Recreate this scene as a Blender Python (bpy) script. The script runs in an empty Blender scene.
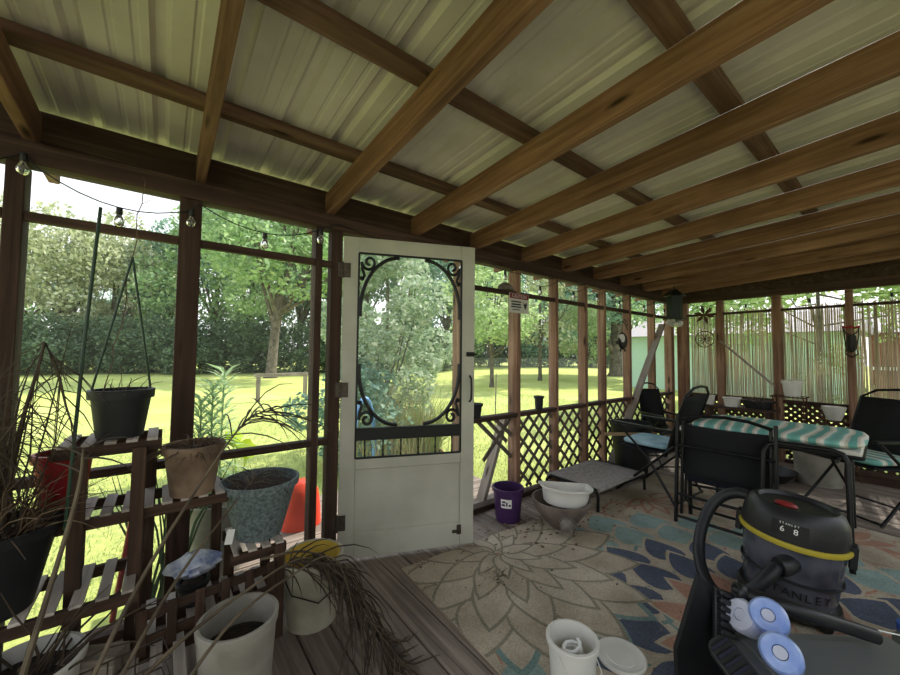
import bpy, math, random
import numpy as np
from mathutils import Vector, Matrix, Euler
PI = math.pi
R = math.radians
rnd = random.Random(11)
C = bpy.context.scene.collection
sc = bpy.context.scene

# ------------------------------------------------------------------ helpers
class MB:
    """collects shapes and links them as ONE mesh object"""
    def __init__(s): s.v, s.f, s.g, s.m = [], [], [], []
    def add(s, vs, fs, gs=None, m=0):
        o = len(s.v)
        s.v += [tuple(p) for p in vs]
        s.g += [tuple(p) for p in (gs if gs is not None else vs)]
        s.f += [tuple(i + o for i in f) for f in fs]
        s.m += [m] * len(fs)
        return s
    def box(s, c, d, rot=None, m=0, b=0.0):
        c = Vector(c); h = [x / 2 for x in d]
        ax = sorted(range(3), key=lambda i: -d[i])
        off = (rnd.uniform(0, 50), rnd.uniform(0, 50), rnd.uniform(0, 50))
        vs, gs = [], []
        b = min(b, min(h) * .5)
        def P(x, y, z):
            p = Vector((x, y, z)); q = (rot @ p) if rot else p
            vs.append(c + q); gs.append((p[ax[0]] + off[0], p[ax[1]] + off[1], p[ax[2]] + off[2]))
        if b <= 0:
            for x in (-1, 1):
                for y in (-1, 1):
                    for z in (-1, 1): P(x*h[0], y*h[1], z*h[2])
            fs = [(0,1,3,2),(4,6,7,5),(0,4,5,1),(2,3,7,6),(0,2,6,4),(1,5,7,3)]
        else:   # chamfered box: 24 vertices
            idx = {}
            for x in (-1, 1):
                for y in (-1, 1):
                    for z in (-1, 1):
                        for a in range(3):
                            q = [x*(h[0]-b), y*(h[1]-b), z*(h[2]-b)]
                            q[a] = (x, y, z)[a]*h[a]
                            idx[(x, y, z, a)] = len(vs); P(*q)
            fs = []
            for a in range(3):
                u, w = [i for i in range(3) if i != a]
                for sg in (-1, 1):
                    q = []
                    for (i, j) in ((-1,-1),(1,-1),(1,1),(-1,1)):
                        k = [0,0,0]; k[a] = sg; k[u] = i; k[w] = j; q.append(idx[(k[0],k[1],k[2],a)])
                    fs.append(tuple(q))
                for i in (-1, 1):
                    for j in (-1, 1):
                        k0 = [0,0,0]; k1 = [0,0,0]; k0[a] = -1; k1[a] = 1
                        for k in (k0, k1): k[u] = i; k[w] = j
                        fs.append((idx[(*k0,u)], idx[(*k1,u)], idx[(*k1,w)], idx[(*k0,w)]))
            for x in (-1, 1):
                for y in (-1, 1):
                    for z in (-1, 1): fs.append((idx[(x,y,z,0)], idx[(x,y,z,1)], idx[(x,y,z,2)]))
        return s.add(vs, fs, gs, m)
    def bar(s, a, b, w, h, up=(0,0,1), m=0, ch=0.0):
        a, b = Vector(a), Vector(b); d = b - a; L = d.length; x = d / L
        up = Vector(up); y = up.cross(x)
        if y.length < 1e-4: y = Vector((0,1,0)).cross(x)
        y.normalize(); z = x.cross(y)
        rot = Matrix((x, y, z)).transposed()
        return s.box((a + b) / 2, (L, w, h), rot, m, ch)
    def tube(s, pts, r, n=8, caps=True, m=0):
        P = [Vector(p) for p in pts]; k = len(P)
        rr = r if isinstance(r, (list, tuple)) else [r] * k
        vs, fs, gs = [], [], []
        t0 = (P[1] - P[0]).normalized()
        nx = t0.orthogonal().normalized()
        L = 0; o = rnd.uniform(0, 40)
        for i in range(k):
            t = (P[min(i+1, k-1)] - P[max(i-1, 0)])
            t = t.normalized() if t.length > 1e-9 else t0
            nx = (nx - t * nx.dot(t))
            nx = nx.normalized() if nx.length > 1e-6 else t.orthogonal().normalized()
            ny = t.cross(nx)
            if i: L += (P[i] - P[i-1]).length
            for j in range(n):
                a = 2*PI*j/n
                e = nx*math.cos(a) + ny*math.sin(a)
                vs.append(P[i] + e * rr[i]); gs.append((L + o, rr[i]*math.cos(a), rr[i]*math.sin(a)))
        for i in range(k-1):
            for j in range(n):
                fs.append((i*n+j, i*n+(j+1) % n, (i+1)*n+(j+1) % n, (i+1)*n+j))
        if caps:
            fs.append(tuple(range(n-1, -1, -1))); fs.append(tuple((k-1)*n+j for j in range(n)))
        return s.add(vs, fs, gs, m)
    def lathe(s, prof, c=(0,0,0), n=32, sx=1, sy=1, rot=None, m=0, wob=0):
        c = Vector(c); vs, fs = [], []
        k = len(prof)
        for (r, z) in prof:
            for j in range(n):
                a = 2*PI*j/n
                w = 1 + wob*math.sin(3*a+z*20)
                p = Vector((r*w*math.cos(a)*sx, r*w*math.sin(a)*sy, z))
                vs.append(c + (rot @ p if rot else p))
        for i in range(k-1):
            for j in range(n):
                fs.append((i*n+j, i*n+(j+1) % n, (i+1)*n+(j+1) % n, (i+1)*n+j))
        if prof[0][0] > 1e-4: fs.append(tuple(range(n-1, -1, -1)))
        if prof[-1][0] > 1e-4: fs.append(tuple((k-1)*n+j for j in range(n)))
        return s.add(vs, fs, None, m)
    def poly(s, pts, off, m=0):
        """flat polygon extruded by vector off"""
        n = len(pts); off = Vector(off)
        vs = [Vector(p) for p in pts] + [Vector(p) + off for p in pts]
        fs = [tuple(range(n-1, -1, -1)), tuple(range(n, 2*n))]
        for i in range(n): fs.append((i, (i+1) % n, n+(i+1) % n, n+i))
        return s.add(vs, fs, None, m)
    def build(s, name, mat, parent=None, smooth=40, bevel=0, solid=0, sub=0):
        me = bpy.data.meshes.new(name)
        me.from_pydata(s.v, [], s.f)
        at = me.attributes.new('grain', 'FLOAT_VECTOR', 'POINT')
        at.data.foreach_set('vector', np.array(s.g, dtype=np.float32).ravel())
        for mm in (mat if isinstance(mat, (list, tuple)) else [mat]): me.materials.append(mm)
        if any(s.m): me.polygons.foreach_set('material_index', np.array(s.m, dtype=np.int32))
        me.validate(); me.update()
        if smooth:
            me.shade_smooth(); me.set_sharp_from_angle(angle=R(smooth))
        o = bpy.data.objects.new(name, me); C.objects.link(o)
        if parent: o.parent = parent
        if solid:
            q = o.modifiers.new('t', 'SOLIDIFY'); q.thickness = solid; q.offset = 0
        if bevel:
            q = o.modifiers.new('b', 'BEVEL'); q.width = bevel; q.segments = 2; q.limit_method = 'ANGLE'
        if sub:
            q = o.modifiers.new('s', 'SUBSURF'); q.levels = sub; q.render_levels = sub
        return o

def tag(o, label=None, cat=None, group=None, kind=None):
    if label: o['label'] = label
    if cat: o['category'] = cat
    if group: o['group'] = group
    if kind: o['kind'] = kind
    return o
def thing(name, label, cat, loc=(0,0,0), rz=0, group=None, kind=None):
    o = bpy.data.objects.new(name, None); C.objects.link(o)
    o.location = loc; o.rotation_euler = (0, 0, rz); o.empty_display_size = .1
    return tag(o, label, cat, group, kind)
def copy_tree(o, parent=None):
    c = o.copy(); C.objects.link(c); c.parent = parent
    for ch in list(o.children): copy_tree(ch, c)
    return c

# ------------------------------------------------------------------ materials
def lin(c):
    return tuple((x/12.92 if x <= .04045 else ((x+.055)/1.055)**2.4) for x in c)
def hexc(h): return (*lin([int(h[i:i+2], 16)/255 for i in (0, 2, 4)]), 1)
def newmat(name):
    m = bpy.data.materials.new(name); m.use_nodes = True
    nt = m.node_tree; b = nt.nodes['Principled BSDF']
    return m, nt, b
def N(nt, t, **kw):
    n = nt.nodes.new(t)
    for k, v in kw.items(): setattr(n, k, v)
    return n
def ramp(nt, stops):
    r = N(nt, 'ShaderNodeValToRGB'); e = r.color_ramp.elements
    e[0].position, e[0].color = stops[0]; e[1].position, e[1].color = stops[-1]
    for p, c in stops[1:-1]:
        q = e.new(p); q.color = c
    return r
def wood(name, dark, mid, light, rough=.75, stretch=(1.3, 26, 26), knots=True, bump=.25):
    m, nt, b = newmat(name); L = nt.links.new
    at = N(nt, 'ShaderNodeAttribute', attribute_name='grain')
    mp = N(nt, 'ShaderNodeMapping'); mp.inputs['Scale'].default_value = stretch
    L(at.outputs['Vector'], mp.inputs['Vector'])
    n1 = N(nt, 'ShaderNodeTexNoise'); n1.inputs['Scale'].default_value = 1; n1.inputs['Detail'].default_value = 6; n1.inputs['Roughness'].default_value = .65; n1.inputs['Distortion'].default_value = .6
    L(mp.outputs[0], n1.inputs['Vector'])
    r = ramp(nt, [(.28, hexc(dark)), (.5, hexc(mid)), (.74, hexc(light))]); L(n1.outputs['Fac'], r.inputs[0])
    n2 = N(nt, 'ShaderNodeTexNoise'); n2.inputs['Scale'].default_value = 1.7; n2.inputs['Detail'].default_value = 3
    L(at.outputs['Vector'], n2.inputs['Vector'])
    r2 = ramp(nt, [(.3, (.62,.6,.58,1)), (.7, (1.15,1.13,1.1,1))]); L(n2.outputs['Fac'], r2.inputs[0])
    mx = N(nt, 'ShaderNodeMix', data_type='RGBA', blend_type='MULTIPLY'); mx.inputs[0].default_value = 1
    L(r.outputs[0], mx.inputs[6]); L(r2.outputs[0], mx.inputs[7])
    out = mx.outputs[2]
    if knots:
        mk = N(nt, 'ShaderNodeMapping'); mk.inputs['Scale'].default_value = (2.2, 9, 9)
        L(at.outputs['Vector'], mk.inputs['Vector'])
        vo = N(nt, 'ShaderNodeTexVoronoi'); vo.inputs['Scale'].default_value = 1
        L(mk.outputs[0], vo.inputs['Vector'])
        rk = ramp(nt, [(.06, (1,1,1,1)), (.16, (0,0,0,1))]); L(vo.outputs['Distance'], rk.inputs[0])
        mk2 = N(nt, 'ShaderNodeMix', data_type='RGBA'); L(rk.outputs[0], mk2.inputs[0])
        L(out, mk2.inputs[6]); mk2.inputs[7].default_value = hexc('2e1b0e')
        out = mk2.outputs[2]
    L(out, b.inputs['Base Color'])
    b.inputs['Roughness'].default_value = rough
    b.inputs['Specular IOR Level'].default_value = .25
    bp = N(nt, 'ShaderNodeBump'); bp.inputs['Strength'].default_value = bump; bp.inputs['Distance'].default_value = .004
    L(n1.outputs['Fac'], bp.inputs['Height']); L(bp.outputs[0], b.inputs['Normal'])
    return m
def plain(name, col, rough=.5, metal=0, var=.12, scale=12, bump=0, spec=.4, col2=None, alpha=None, trans=0, coat=0):
    m, nt, b = newmat(name); L = nt.links.new
    tc = N(nt, 'ShaderNodeTexCoord')
    n = N(nt, 'ShaderNodeTexNoise'); n.inputs['Scale'].default_value = scale; n.inputs['Detail'].default_value = 5
    L(tc.outputs['Object'], n.inputs['Vector'])
    c = hexc(col)
    lo = hexc(col2) if col2 else tuple(x*(1-var*2) for x in c[:3]) + (1,)
    r = ramp(nt, [(.35, lo), (.62, c)]); L(n.outputs['Fac'], r.inputs[0])
    L(r.outputs[0], b.inputs['Base Color'])
    b.inputs['Roughness'].default_value = rough; b.inputs['Metallic'].default_value = metal
    b.inputs['Specular IOR Level'].default_value = spec
    if trans: b.inputs['Transmission Weight'].default_value = trans
    if coat: b.inputs['Coat Weight'].default_value = coat
    if bump:
        bp = N(nt, 'ShaderNodeBump'); bp.inputs['Strength'].default_value = bump; bp.inputs['Distance'].default_value = .005
        L(n.outputs['Fac'], bp.inputs['Height']); L(bp.outputs[0], b.inputs['Normal'])
    return m
def leafm(name, cols, trans=.35, rough=.6, isl=True):
    m, nt, b = newmat(name); L = nt.links.new
    ge = N(nt, 'ShaderNodeNewGeometry')
    st = [(i/(len(cols)-1), hexc(c)) for i, c in enumerate(cols)]
    r = ramp(nt, st)
    if isl: L(ge.outputs['Random Per Island'], r.inputs[0])
    else:
        n = N(nt, 'ShaderNodeTexNoise'); n.inputs['Scale'].default_value = 3; L(ge.outputs['Position'], n.inputs['Vector']); L(n.outputs['Fac'], r.inputs[0])
    L(r.outputs[0], b.inputs['Base Color']); b.inputs['Roughness'].default_value = rough; b.inputs['Specular IOR Level'].default_value = .3
    tl = N(nt, 'ShaderNodeBsdfTranslucent'); L(r.outputs[0], tl.inputs['Color'])
    mx = N(nt, 'ShaderNodeMixShader'); mx.inputs[0].default_value = trans
    L(b.outputs[0], mx.inputs[1]); L(tl.outputs[0], mx.inputs[2])
    L(mx.outputs[0], nt.nodes['Material Output'].inputs['Surface'])
    return m
def screenm(name, col, fac):
    m, nt, b = newmat(name); L = nt.links.new
    b.inputs['Base Color'].default_value = hexc(col); b.inputs['Roughness'].default_value = .8
    t = N(nt, 'ShaderNodeBsdfTransparent')
    mx = N(nt, 'ShaderNodeMixShader'); mx.inputs[0].default_value = fac
    L(t.outputs[0], mx.inputs[1]); L(b.outputs[0], mx.inputs[2])
    L(mx.outputs[0], nt.nodes['Material Output'].inputs['Surface'])
    return m

M = {}
M['rafter'] = wood('rafter_wood', '5c4036', '84604f', 'a38070', rough=.7)
M['purlin'] = wood('purlin_wood', '48342c', '6a4f44', '866b5e', rough=.75)
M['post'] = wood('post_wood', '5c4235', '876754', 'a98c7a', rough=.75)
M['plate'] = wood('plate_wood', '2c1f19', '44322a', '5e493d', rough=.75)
M['deck'] = wood('deck_wood', '5a4f48', '867a71', 'a99d93', rough=.7, stretch=(1.2, 30, 30), bump=.5)
M['oldwood'] = wood('weathered_stand_wood', '2b1f19', '443229', '5c4839', rough=.75)
M['slat'] = wood('skylit_slat_wood', '8f8780', 'b5aca6', 'd3ccc8', rough=.8)  # sunlight and sky sheen on the slats are put into this pale colour
M['lattice'] = wood('lattice_wood', '382a20', '513c2e', '6a5343', rough=.8, knots=False)
M['palewood'] = wood('pale_lumber', '8a7456', 'b59d7a', 'ccb795', rough=.8)
M['greywood'] = wood('grey_lumber', '6d655c', '948a80', 'b0a79d', rough=.85)
M['screen'] = screenm('insect_screen', 'b4bab2', .13)
M['screen2'] = screenm('fine_insect_screen', 'b4bcb0', .2)
M['doorwhite'] = plain('door_paint', 'b9b6aa', .5, var=.05, scale=3, col2='a8a599')
M['black'] = plain('black_paint', '101013', .45, var=.1)
M['blackmetal'] = plain('black_metal', '131315', .4, metal=.3, var=.1)
M['iron'] = plain('dark_iron', '24211f', .5, metal=.4)
M['hinge'] = plain('weathered_hinge', '5a5048', .55, metal=.6, var=.2, scale=40)
M['sling'] = plain('black_sling_fabric', '0f1014', .85, var=.1, scale=60, bump=.1)
M['navyfabric'] = plain('navy_sling_fabric', '1d1e2e', .85, var=.1, scale=60, bump=.1)
M['soil'] = plain('dry_potting_soil', '3a2f28', .95, var=.35, scale=45, bump=1)
M['blackpot'] = plain('black_plastic_pot', '1c1d20', .5, var=.1)
M['claypot'] = plain('weathered_clay', '8a735f', .85, col2='5f4c3e', scale=9, bump=.15)
M['terra'] = plain('terracotta', '9b5d43', .8, var=.15)
M['redpot'] = plain('red_plastic', '9c2026', .4, var=.1)
M['orange'] = plain('orange_red_plastic', 'dd4429', .45, var=.06)
M['glaze'] = plain('blue_grey_speckled_glaze', '727d7e', .55, col2='465053', scale=70, bump=.2)
M['whitepl'] = plain('white_plastic', 'd6d3cc', .45, var=.05, scale=6)
M['dirtywhite'] = plain('dirty_white_plastic', 'a29d93', .6, col2='7f7a70', scale=5)
M['cream'] = plain('cream_plastic', 'b8b2a2', .55, col2='96907f', scale=6)
M['yellow'] = plain('yellowed_inside', 'd6b64e', .55, var=.12, scale=8)
M['purple'] = plain('purple_plastic', '3f2552', .4, var=.08)
M['paper'] = plain('paper_label', 'e6e4df', .7, var=.03)
M['stonegrey'] = plain('grey_stone', '7c756e', .85, col2='5c554f', scale=14, bump=.3)
M['bowl'] = plain('brown_grey_bowl', '7d7069', .6, col2='5b4f49', scale=7)
M['cot'] = plain('grey_mesh_fabric', 'a8a09c', .85, col2='8f8783', scale=30, bump=.15)
M['vacblack'] = plain('vacuum_black', '222226', .42, var=.12, scale=5)
M['vactank'] = plain('vacuum_smoked_tank', '565863', .15, col2='33353f', scale=7, spec=.6)
M['vacyellow'] = plain('yellow_band', 'b3a132', .5, var=.05)
M['redbtn'] = plain('red_switch', '8e1b1f', .4)
M['hose'] = plain('ribbed_hose', '1d1e22', .5, var=.05)
M['white'] = plain('white_paint', 'f0f0ee', .6, var=.02)
M['bag'] = plain('blue_white_film', 'd5d8e0', .3, col2='6d7ca6', scale=18)
M['roll'] = plain('blue_wrapped_roll', '7f9be0', .3, col2='a9bdf0', scale=18, coat=.4)
M['rollwhite'] = plain('white_wrapped_roll', 'c9cde0', .35, var=.06)
M['tote'] = plain('frosted_grey_tote', '4b4f4d', .3, col2='393d3b', scale=4)
M['metalroof'] = plain('painted_metal_sheet', 'd8ccd0', .5, col2='beb3b6', scale=2.2, spec=.4)
M['mint'] = plain('mint_siding', 'b9d6c8', .8, var=.03)
M['greyroof'] = plain('grey_roofing', 'a39c9e', .85, var=.06)
M['brick'] = plain('red_brick_siding', '8d5a4b', .85, var=.1)
M['siding'] = plain('bounce_siding', 'c9c6bb', .7, var=.03)
M['signwhite'] = plain('sign_face', 'c9c6bd', .6, var=.03)
M['signred'] = plain('sign_red', '7c2a33', .6, var=.05)
M['hosepipe'] = plain('blue_garden_hose', '74a8de', .5, var=.05)
M['greenstake'] = plain('green_coated_stake', '25402d', .5)
M['lantern'] = plain('dark_green_metal', '20261f', .45, metal=.3)
M['rust'] = plain('rusted_metal', '5b3a2a', .6, metal=.4, var=.3, scale=40)
M['reed'] = leafm('bamboo_reed', ['a59a84', 'cac0ab', 'e4dccd', 'b0a590', 'd6cdba'], trans=.5)
M['straw'] = leafm('dry_straw', ['3a2c21', '655140', '4a3a2d', '806c54'], trans=.1)
M['dryfrond'] = leafm('dry_frond', ['2b221b', '4a3d30', '3a3027', '57493a'], trans=.1)
M['stem'] = plain('dry_stem', '6a5d4b', .7, col2='42372c', scale=9)
M['bark'] = plain('tree_bark', '6e6659', .95, col2='464037', scale=4, bump=.8)
M['leafA'] = leafm('mid_green_leaves', ['76985f', '92b378', 'b0ca94', '83a76e', 'c6d9ac'])
M['leafB'] = leafm('blue_green_leaves', ['5f846c', '789c82', '98b89e', '6c9480', 'b0ccb4'])
M['leafC'] = leafm('pale_olive_leaves', ['9aa578', 'b7bf94', 'cfd4b0', 'a8b286', 'dddfc2'])
M['leafD'] = leafm('bright_lime_leaves', ['95b070', 'abc486', 'c2d5a0', '9fb97a', 'd8e4ba'], trans=.5)
M['leafE'] = leafm('dark_thicket_leaves', ['465e44', '5c7556', '738a6a', '506849', '889c7c'])
M['lily'] = leafm('lily_leaves', ['9dbb8c', 'b3cca0', '8fb07c', 'c6d9b4'], trans=.4)
M['chartreuse'] = leafm('chartreuse_leaf', ['b4d418', 'c6e02e', 'bcd922'], trans=.5)
M['grassy'] = leafm('grass_blades', ['98a866', 'adb878', 'bcc488', 'a2ae6c', 'c9cc98'], trans=.4)
M['drygrass'] = leafm('dry_grass_stalks', ['b09a72', 'c8b58c', 'a3b36a', 'd2c39c'], trans=.3)
M['frond'] = leafm('green_blades', ['4a6a4a', '5c7d58', '71906a'], trans=.3)
def glassm(name):
    m, nt, b = newmat(name)
    b.inputs['Base Color'].default_value = (.95, .95, .92, 1); b.inputs['Roughness'].default_value = .05
    b.inputs['Transmission Weight'].default_value = .9
    return m
M['glass'] = glassm('clear_bulb_glass')
def frost(name):
    m, nt, b = newmat(name)
    b.inputs['Base Color'].default_value = (.22, .23, .225, 1); b.inputs['Roughness'].default_value = .3
    b.inputs['Transmission Weight'].default_value = .35
    return m
M['frost'] = frost('frosted_plastic')
def lawnm():
    m, nt, b = newmat('lawn_grass'); L = nt.links.new
    tc = N(nt, 'ShaderNodeTexCoord')
    n1 = N(nt, 'ShaderNodeTexNoise'); n1.inputs['Scale'].default_value = .35; n1.inputs['Detail'].default_value = 8; n1.inputs['Roughness'].default_value = .7
    n2 = N(nt, 'ShaderNodeTexNoise'); n2.inputs['Scale'].default_value = 9; n2.inputs['Detail'].default_value = 6; n2.inputs['Roughness'].default_value = .8
    L(tc.outputs['Object'], n1.inputs['Vector']); L(tc.outputs['Object'], n2.inputs['Vector'])
    r1 = ramp(nt, [(.3, hexc('a3ae62')), (.5, hexc('b6be72')), (.7, hexc('c8cd88'))]); L(n1.outputs['Fac'], r1.inputs[0])
    r2 = ramp(nt, [(.3, (.62,.66,.55,1)), (.65, (1.12,1.1,1.05,1))]); L(n2.outputs['Fac'], r2.inputs[0])
    mx = N(nt, 'ShaderNodeMix', data_type='RGBA', blend_type='MULTIPLY'); mx.inputs[0].default_value = 1
    L(r1.outputs[0], mx.inputs[6]); L(r2.outputs[0], mx.inputs[7]); L(mx.outputs[2], b.inputs['Base Color'])
    b.inputs['Roughness'].default_value = .95; b.inputs['Specular IOR Level'].default_value = .1
    bp = N(nt, 'ShaderNodeBump'); bp.inputs['Strength'].default_value = .6; bp.inputs['Distance'].default_value = .05
    L(n2.outputs['Fac'], bp.inputs['Height']); L(bp.outputs[0], b.inputs['Normal'])
    return m
M['lawn'] = lawnm()
def woven(name, col, col2):
    m, nt, b = newmat(name); L = nt.links.new
    tc = N(nt, 'ShaderNodeTexCoord')
    n1 = N(nt, 'ShaderNodeTexNoise'); n1.inputs['Scale'].default_value = 160; n1.inputs['Detail'].default_value = 3
    n2 = N(nt, 'ShaderNodeTexNoise'); n2.inputs['Scale'].default_value = 3.5; n2.inputs['Detail'].default_value = 6
    L(tc.outputs['Object'], n1.inputs['Vector']); L(tc.outputs['Object'], n2.inputs['Vector'])
    r = ramp(nt, [(.33, hexc(col2)), (.6, hexc(col))]); L(n1.outputs['Fac'], r.inputs[0])
    r2 = ramp(nt, [(.3, (.66,.64,.62,1)), (.65, (1.06,1.06,1.06,1))]); L(n2.outputs['Fac'], r2.inputs[0])
    mx = N(nt, 'ShaderNodeMix', data_type='RGBA', blend_type='MULTIPLY'); mx.inputs[0].default_value = 1
    L(r.outputs[0], mx.inputs[6]); L(r2.outputs[0], mx.inputs[7]); L(mx.outputs[2], b.inputs['Base Color'])
    b.inputs['Roughness'].default_value = .95; b.inputs['Specular IOR Level'].default_value = .1
    return m
def stripes(name):
    m, nt, b = newmat(name); L = nt.links.new
    tc = N(nt, 'ShaderNodeTexCoord')
    w = N(nt, 'ShaderNodeTexWave', bands_direction='Y'); w.inputs['Scale'].default_value = 1.9; w.inputs['Distortion'].default_value = 3.0; w.inputs['Detail'].default_value = 1; w.inputs['Detail Scale'].default_value = .8
    L(tc.outputs['Object'], w.inputs['Vector'])
    r = ramp(nt, [(.0, hexc('6aa79e')), (.3, hexc('8cc0b7')), (.34, hexc('dedcd2')), (.66, hexc('dedcd2')), (.70, hexc('c3bfb0')), (.86, hexc('c3bfb0')), (.92, hexc('5f9d95'))])
    r.color_ramp.interpolation = 'LINEAR'
    L(w.outputs['Fac'], r.inputs[0]); L(r.outputs[0], b.inputs['Base Color'])
    b.inputs['Roughness'].default_value = .85
    return m
M['stripe'] = stripes('teal_white_stripe_fabric')

# ------------------------------------------------------------------ world, sun, camera
w = bpy.data.worlds.new('overcast_sky'); sc.world = w; w.use_nodes = True
nt = w.node_tree; bg = nt.nodes['Background']
tc = N(nt, 'ShaderNodeTexCoord'); sx = N(nt, 'ShaderNodeSeparateXYZ')
nt.links.new(tc.outputs['Generated'], sx.inputs[0])
rr = ramp(nt, [(.0, hexc('ffffff')), (.35, hexc('f3f8ff')), (1, hexc('cfe2fa'))])
nt.links.new(sx.outputs['Z'], rr.inputs[0]); nt.links.new(rr.outputs[0], bg.inputs['Color'])
bg.inputs['Strength'].default_value = 1.3
sl = bpy.data.lights.new('sun', 'SUN'); sl.energy = 5.0; sl.angle = R(1.2); sl.color = (1, .95, .84)
so = bpy.data.objects.new('sun', sl); C.objects.link(so)
sd = Vector((.78, .10, .85)).normalized()           # towards the sun
so.rotation_euler = sd.to_track_quat('Z', 'Y').to_euler(); so.location = (20, 5, 20)

cd = bpy.data.cameras.new('camera'); cam = bpy.data.objects.new('camera', cd); C.objects.link(cam); sc.camera = cam
YAW, PIT, ROLL, FPX = 0.9086, 0.0434, 0.0100, 365.59
fw = Vector((math.cos(YAW)*math.cos(PIT), math.sin(YAW)*math.cos(PIT), math.sin(PIT)))
r0 = Vector((math.sin(YAW), -math.cos(YAW), 0)); u0 = r0.cross(fw)
rv = r0*math.cos(ROLL) + u0*math.sin(ROLL); uv = -r0*math.sin(ROLL) + u0*math.cos(ROLL)
mm = Matrix((rv, uv, -fw)).transposed().to_4x4(); mm.translation = (0, 0, 1.27)
cam.matrix_world = mm
cd.sensor_width = 36; cd.lens = FPX/900*36; cd.clip_start = .05; cd.clip_end = 300
sc.view_settings.view_transform = 'Standard'; sc.view_settings.look = 'None'
sc.view_settings.gamma = 1; sc.view_settings.use_curve_mapping = False
sc.view_settings.exposure = .62
sc.cycles.use_denoising = True
sc.cycles.max_bounces = 8; sc.cycles.diffuse_bounces = 5; sc.cycles.transparent_max_bounces = 12
sc.cycles.sample_clamp_indirect = 6; sc.cycles.caustics_reflective = False; sc.cycles.caustics_refractive = False

# ------------------------------------------------------------------ the porch
GZ0 = -.45
D = 2.188           # inner face of the long screened wall
L = 5.92            # inner face of the end wall
YB = -1.5           # rear edge of the porch behind the camera
TP = .0561          # roof slope
floor_mb = MB()
x = -1.6; 
while x < 6.05:
    floor_mb.box((x+.0675, (D+.14+YB)/2, -.019), (.135, D+.14-YB, .038), b=.003)
    x += .141
fl = floor_mb.build('floor', M['deck']); tag(fl, 'weathered grey brown deck boards of the porch floor', 'floor', kind='structure')
jb = MB()
for yy in (-1.2, 0, 1.2, 2.2): jb.box((2.2, yy, -.11), (7.6, .04, .14))
for xx in (-1.5, .5, 2.4, 4.2, 5.9):
    for yy in (-1.2, 2.2): jb.box((xx, yy, -.31), (.09, .09, .28))
jb.build('deck_joists', M['greywood'], fl)
lm = MB()
x = .25
yy = D+.16
while yy < 3.3:
    lm.box((1.35, yy+.0675, -.025), (2.5, .135, .038), b=.003); yy += .141
for xx in (.2, 1.3, 2.5): lm.box((xx, 2.85, -.11), (.05, 1.0, .13))
for xx in (.2, 2.5):
    for yy in (2.45, 3.25): lm.box((xx, yy, -.31), (.09, .09, .28))
tag(lm.build('porch_landing', M['deck']), 'grey plank landing outside the screen door', 'landing', kind='structure')

# ceiling
ce = thing('ceiling', 'sloping porch roof of cream ribbed metal sheets on exposed rafters and purlins', 'ceiling', kind='structure')
def zr(y): return 2.115 + (D - y)*TP      # rafter underside
Y0, Y1 = YB-.05, 2.62
for i, xx in enumerate([-.46, .115, .775, 1.40, 1.965, 2.60, 3.22, 3.82, 4.42, 5.02, 5.60, 5.99]):
    sk = [0, .0, -.02, -.03, -.03, -.03, -.02, 0, 0, 0, 0, 0][i]
    a = Vector((xx + sk*1.5, Y0, zr(Y0)+.07)); b = Vector((xx - sk*.2, Y1, zr(Y1)+.07))
    MB().bar(a, b, .04, .14, ch=.003).build('rafter', M['rafter'], ce)
for yy in (1.79, 1.145, .48, -.18, -.85, -1.4):
    z = zr(yy)+.14+.0195
    MB().bar((-1.6, yy, z), (6.2, yy, z), .08, .038, up=(0, TP, 1), ch=.003).build('purlin', M['purlin'], ce)
# ribbed sheets
prof = []
def rib(x0):
    return [(x0-.03, 0), (x0-.014, .02), (x0+.014, .02), (x0+.03, 0), (x0+.085, 0), (x0+.092, .004), (x0+.105, .004), (x0+.112, 0),
            (x0+.15, 0), (x0+.157, .004), (x0+.17, .004), (x0+.177, 0)]
x = -1.65
while x < 6.2:
    prof += rib(x); x += .229
vs, fs = [], []
n = len(prof)
for y in (Y0, Y1+.1):
    for (px, pz) in prof: vs.append((px, y, zr(y)+.14+.039+.002+pz))
for i in range(n-1): fs.append((i, i+1, n+i+1, n+i))
mb = MB(); mb.add(vs, fs); mb.build('roof_sheet', M['metalroof'], ce, smooth=0, solid=.001)

# long screened wall
wl = thing('wall_left', 'long screened wall of brown posts and rails over a diamond lattice', 'wall', kind='structure')
def part(name, c, d, mat='post', parent=wl, b=.003):
    return MB().box(c, d, b=b).build(name, M[mat], parent)
PX = [(-.52, -.465, .09), (.035, .125, .09), (.69, .73, .09), (.785, .855, .07), (1.80, 1.845, .09), (2.46, 2.51, .11), (3.025, 3.068, .09), (3.535, 3.59, .09),
      (3.93, 3.968, .09), (4.515, 4.565, .09), (5.19, 5.235, .09)]
ZT = 2.02
for k, (a, b, t) in enumerate(PX): part('post', ((a+b)/2, D+t/2, ZT/2), (b-a, t, ZT), 'plate' if k < 4 else 'post')  # left posts use the darker wood, so their backlit shade is in the colour
part('corner_post', (5.80, D+.05, ZT/2), (.10, .10, ZT))
part('post', (-1.2, D+.045, ZT/2), (.09, .09, ZT))
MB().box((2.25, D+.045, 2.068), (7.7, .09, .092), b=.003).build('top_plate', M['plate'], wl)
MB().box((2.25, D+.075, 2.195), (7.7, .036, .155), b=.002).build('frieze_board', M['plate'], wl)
segs = [(-1.155, -.52), (-.465, .035), (.125, .69), (.73, .785), (1.845, 2.46), (2.51, 3.025), (3.068, 3.535), (3.59, 3.93), (3.968, 4.515), (4.565, 5.19), (5.235, 5.75)]
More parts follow.
